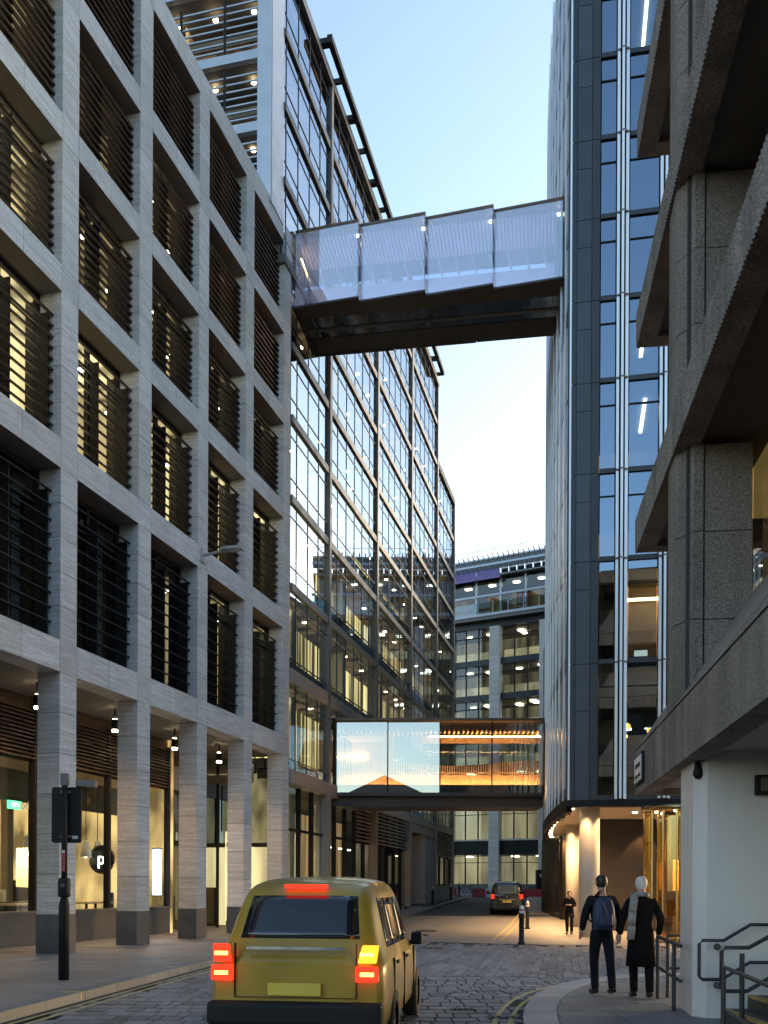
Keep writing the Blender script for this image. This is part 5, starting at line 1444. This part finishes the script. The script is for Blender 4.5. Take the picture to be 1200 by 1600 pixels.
# ================================================================== PEOPLE
def skin(name, nodes, edges, mat, parent, root=0, lv=2):
    me = bpy.data.meshes.new(name); me.from_pydata([n[0] for n in nodes], edges, [])
    o = bpy.data.objects.new(name, me); COL.objects.link(o)
    sk = o.modifiers.new("skin", 'SKIN'); sk.use_smooth_shade = True
    for i, sv_ in enumerate(me.skin_vertices[0].data):
        r = nodes[i][1]; sv_.radius = r if isinstance(r, tuple) else (r, r); sv_.use_root = (i == root)
    ss = o.modifiers.new("sub", 'SUBSURF'); ss.levels = lv; ss.render_levels = lv
    dg = bpy.context.evaluated_depsgraph_get()
    me2 = bpy.data.meshes.new_from_object(o.evaluated_get(dg)); bpy.data.objects.remove(o)
    me2.name = name; me2.materials.clear(); me2.materials.append(mat)
    me2.polygons.foreach_set("use_smooth", [True] * len(me2.polygons))
    return link(name, me2, parent)
def hand_mb(m, wrist, d, side):
    """palm and five bent fingers hanging from the wrist along d"""
    w = Vector(wrist); d = Vector(d).normalized(); fwd = Vector((0, 1, 0)); a = fwd - d * fwd.dot(d); a.normalize(); nrm = d.cross(a)
    m.tube([w, w + d * .04, w + d * .09], [.024, .034, .032], 8)
    for q, (off, ln) in enumerate(((-.026, .065), (-.009, .078), (.009, .074), (.026, .058))):
        b0 = w + d * .085 + a * off
        m.tube([b0, b0 + d * ln * .5 + nrm * side * .008, b0 + d * ln * .9 + nrm * side * .03], [.0095, .0085, .006], 6)
    b0 = w + d * .03 + a * .03
    m.tube([b0, b0 + d * .03 + a * .025, b0 + d * .062 + a * .028 + nrm * side * .012], [.011, .010, .007], 6)
def person(loc, rz, H, label, legs, arms, top, bottom, hair, kind, head_yaw=0, skirt=None):
    """legs: (L fwd, R fwd) foot offsets; arms: list of ((elbow),(wrist)) in body space; x = right, y = forward"""
    r = empty("person", loc, rz); s_ = H / 1.75
    hip, chest, neck = .93, 1.30, 1.47
    J = [((0, 0, hip), (.13, .10)), ((0, -.005, 1.10), (.125, .095)), ((0, 0, chest), (.155, .105)), ((0, .0, neck), (.055, .06)), ((0, .02, 1.56), (.055, .065)), ((0, .03, 1.65), (.075, .092)), ((0, .025, 1.735), (.05, .065))]
    E = [(0, 1), (1, 2), (2, 3), (3, 4), (4, 5), (5, 6)]
    def add(p, rd, k): J.append((p, rd)); E.append((k, len(J) - 1)); return len(J) - 1
    legpts = []
    for sd, ft in zip((-1, 1), legs):
        fy, fz = ft
        kx = (sd * .10, fy * .55 + .03, .50 + fz * .4); ax = (sd * .09, fy, .09 + fz)
        tx_ = (sd * .10, fy + .15, .045 + fz * .6)
        a = add((sd * .095, 0, .86), .082, 0); b_ = add(kx, .055, a); c_ = add(ax, .038, b_); d_ = add(tx_, .032, c_)
        legpts.append(((sd * .095, 0, .86), kx, ax, tx_))
    armpts = []
    for sd, (el, wr) in zip((-1, 1), arms):
        sh = (sd * .185, 0, 1.40)
        a = add(sh, .052, 2); b_ = add(el, .04, a); c_ = add(wr, .028, b_); armpts.append((sh, el, wr))
    J2 = [((p[0] * s_, p[1] * s_, p[2] * s_), (tuple(q * s_ for q in rd) if isinstance(rd, tuple) else rd * s_)) for p, rd in J]
    body = skin("body", J2, E, SKIN, r)
    hm = MB()
    for (sh, el, wr), sd in zip(armpts, (-1, 1)):
        hand_mb(hm, Vector(wr) * s_, (Vector(wr) - Vector(el)), sd)
    for sd in (-1, 1): hm.lathe([(.004, 1.60 * s_), (.014, 1.625 * s_), (.012, 1.66 * s_), (.003, 1.68 * s_)], sd * .083 * s_, .015, 8)
    hm.tube([(0, .11 * s_, 1.66 * s_), (0, .135 * s_, 1.625 * s_), (0, .115 * s_, 1.612 * s_)], [.010, .017, .010], 6)
    bm_ = bmesh.new(); bm_.from_mesh(body.data); tmp = hm.mesh("tmp", SKIN); bm_.from_mesh(tmp); bm_.to_mesh(body.data); bm_.free()
    # jacket or coat
    K = [((0, 0, .80), (.165, .125)), ((0, -.005, 1.10), (.16, .12)), ((0, 0, 1.28), (.19, .13)), ((0, -.005, 1.42), (.12, .095)), ((0, .0, 1.54), (.068, .07))]
    KE = [(0, 1), (1, 2), (2, 3), (3, 4)]
    for (sh, el, wr) in armpts:
        k = len(K); K += [((sh[0] * .98, 0, 1.385), .078), (el, .062), (tuple(Vector(el).lerp(Vector(wr), .96)), .046)]; KE += [(2, k), (k, k + 1), (k + 1, k + 2)]
    K2 = [((p[0] * s_, p[1] * s_, p[2] * s_), (tuple(q * s_ for q in rd) if isinstance(rd, tuple) else rd * s_)) for p, rd in K]
    jk = skin("jacket" if not skirt else "coat", K2, KE, top, r)
    if skirt:
        m = MB(); n = 20; prof = [(1.06, .155, .12), (.9, .185, .145), (.7, .20, .165), (skirt, .215, .19), (skirt, .20, .175)]
        vs = [(a * math.cos(2 * math.pi * k / n) * s_ * (1 + .05 * math.sin(5 * 2 * math.pi * k / n) * (1.06 - z)), (b_ * math.sin(2 * math.pi * k / n) + .05 * (1.06 - z) * .3) * s_, z * s_) for z, a, b_ in prof for k in range(n)]
        m.add(vs, [(i * n + k, i * n + (k + 1) % n, (i + 1) * n + (k + 1) % n, (i + 1) * n + k) for i in range(4) for k in range(n)], 0, True)
        tmp = m.mesh("tmp", top); bm_ = bmesh.new(); bm_.from_mesh(jk.data); bm_.from_mesh(tmp); bm_.to_mesh(jk.data); bm_.free()
    T = [((0, 0, .93), (.145, .115)), ((0, 0, 1.06), (.13, .105))]; TE_ = [(0, 1)]
    for hp, kn, an, to in legpts:
        k = len(T); T += [((hp[0], hp[1], .84), .098), (kn, .074), ((an[0], an[1] - .01, an[2] - .045), .060)]; TE_ += [(0, k), (k, k + 1), (k + 1, k + 2)]
    skin("trousers", [((p[0] * s_, p[1] * s_, p[2] * s_), (tuple(q * s_ for q in rd) if isinstance(rd, tuple) else rd * s_)) for p, rd in T], TE_, bottom, r)
    for hp, kn, an, to in legpts:
        A_, B_ = Vector(an) * s_, Vector(to) * s_
        m = MB(); m.tube([A_ + Vector((0, -.07, -.035)), A_ + Vector((0, -.02, -.03)), B_ + Vector((0, -.03, -.005)), B_ + Vector((0, .05, -.012))], [.035, .046, .044, .026], 10); m.build("shoe", LEATHER, r)
    m = MB(); n = 18
    prof = [(1.765, .004), (1.762, .035), (1.742, .068), (1.705, .088), (1.66, .092), (1.615, .082 if kind != "bald" else .085), (1.575, .066)]
    vs = []
    for z, rad in prof:
        for k in range(n):
            t = 2 * math.pi * k / n; yy_ = math.sin(t)
            lift = 0 if yy_ < .3 else (yy_ - .3) * .13 * max(0, (1.74 - z) / .1)
            vs.append((rad * .93 * math.cos(t) * s_, (.022 + rad * 1.12 * yy_ - max(0, (yy_ - .3)) * .05 * max(0, (1.72 - z) / .1)) * s_, (z + min(.10, lift)) * s_))
    m.add(vs, [(i * n + k, i * n + (k + 1) % n, (i + 1) * n + (k + 1) % n, (i + 1) * n + k) for i in range(len(prof) - 1) for k in range(n)], 0, True)
    m.build("hair", hair, r)
    tag(r, label, "person"); return r, s_
p1, s1 = person((3.28, 14.45, .12), R(6), 1.79, "person walking away in dark suit with blue rucksack", ((.02, 0), (-.22, .03)), (((-.27, -.02, 1.14), (-.26, .12, .93)), ((.27, -.04, 1.13), (.27, .04, .89))), NAVY, NAVY, HAIRD, "short")
p2, s2 = person((3.76, 14.02, .12), R(-3), 1.76, "person with white hair in long black coat and grey scarf", ((.05, 0), (-.16, .015)), (((-.28, -.03, 1.13), (-.30, .06, .90)), ((.28, -.03, 1.13), (.27, .10, .90))), BLACKC, BLACKC, HAIRW, "short", skirt=.46)
m = MB()
pth = [(-.05, .05, 1.50), (-.10, -.03, 1.52), (-.13, -.115, 1.44), (-.16, -.15, 1.25), (-.175, -.165, 1.05), (-.185, -.165, .86)]
for i in range(len(pth) - 1):
    a, c = Vector(pth[i]), Vector(pth[i + 1]); 
    m.add([a + Vector((-.055, 0, 0)), a + Vector((.055, 0, .0)), c + Vector((.05, 0, 0)), c + Vector((-.06, 0, 0)), a + Vector((-.055, -.025, 0)), a + Vector((.055, -.025, 0)), c + Vector((.05, -.025, 0)), c + Vector((-.06, -.025, 0))],
          [(0, 1, 2, 3), (7, 6, 5, 4), (0, 4, 5, 1), (3, 2, 6, 7), (0, 3, 7, 4), (1, 5, 6, 2)], 0, True)
m.tube([(-.09, .02, 1.50), (-.05, -.075, 1.515), (.05, -.075, 1.515), (.09, .02, 1.50), (.04, .09, 1.48), (-.04, .09, 1.48)], .035, 8, close=True)
m.build("scarf", SCARF, p2)
p3, s3 = person((7.02, 36.3, 0), R(160), 1.64, "person in dark clothes standing against the cream column", ((.02, 0), (.0, 0)), (((-.24, .08, 1.14), (-.10, .26, 1.18)), ((.24, .06, 1.14), (.10, .26, 1.18))), BLACKC, NAVY, HAIRD, "short", skirt=.72)
bp_ = empty("rucksack", (3.28, 14.45, .12), R(6))
m = MB(); n = 12
prof = [(.98, .10, .04), (1.0, .15, .08), (1.12, .165, .10), (1.3, .155, .09), (1.42, .12, .07), (1.46, .07, .03)]
vs = [(-.05 + a * math.copysign(abs(math.cos(t)) ** .6, math.cos(t)), -.235 + b_ * math.copysign(abs(math.sin(t)) ** .6, math.sin(t)), z) for z, a, b_ in prof for t in [2 * math.pi * k / n for k in range(n)]]
m.add(vs, [(i * n + k, i * n + (k + 1) % n, (i + 1) * n + (k + 1) % n, (i + 1) * n + k) for i in range(5) for k in range(n)] + [tuple(range(n - 1, -1, -1)), tuple(range(5 * n, 6 * n))], 0, True)
m.build("pack_body", PACK, bp_)
m = MB(); m.box(-.15, .05, -.37, -.30, 1.04, 1.22); e = m.build("front_pocket", PACK, bp_); bevel(e, .03, 3)
for sx_ in (-.15, .08):
    m = MB(); m.tube([(sx_, -.16, 1.05), (sx_ * 1.1, .10, 1.12), (sx_ * 1.1, .13, 1.3), (sx_, .03, 1.485), (sx_, -.15, 1.42)], .016, 6); m.build("strap", LEATHER, bp_)
m = MB(); m.tube([(-.10, -.345, 1.40), (-.05, -.36, 1.25), (.0, -.345, 1.12)], .007, 5); m.build("zip", GREYMET, bp_)
tag(bp_, "dark blue rucksack worn on the back of suited walker", "rucksack")

# ================================================================== across the road, behind the viewpoint (mirrored in the low bridge glass)
rb = empty("gabled_building", (-13.0, -72.0, 0))
m = MB(); m.box(-13, 13, -8, 8, 0, 13); m.build("wall", M("dull_brick", (.20, .15, .12), .85, var=.15), rb)
m = MB(); m.add([(-13.4, -8.4, 13), (13.4, -8.4, 13), (13.4, 8.4, 13), (-13.4, 8.4, 13), (0, -8.4, 19.5), (0, 8.4, 19.5)], [(0, 3, 5, 4), (1, 4, 5, 2), (0, 4, 1), (3, 2, 5), (0, 1, 2, 3)]); m.build("roof", SLATED, rb)
for i in range(6):
    for k in range(3):
        x = -11 + i * 4.0; f_ = box("window", WHITEP, rb, x, x + 1.7, 8.0, 8.06, 2 + k * 3.7, 4.4 + k * 3.7)
        o = box("pane", CARGLASS, rb, x + .12, x + 1.58, 8.05, 8.09, 2.12 + k * 3.7, 4.28 + k * 3.7)
tag(rb, "gabled brick building across the road, mirrored in the low footbridge glass", "building")
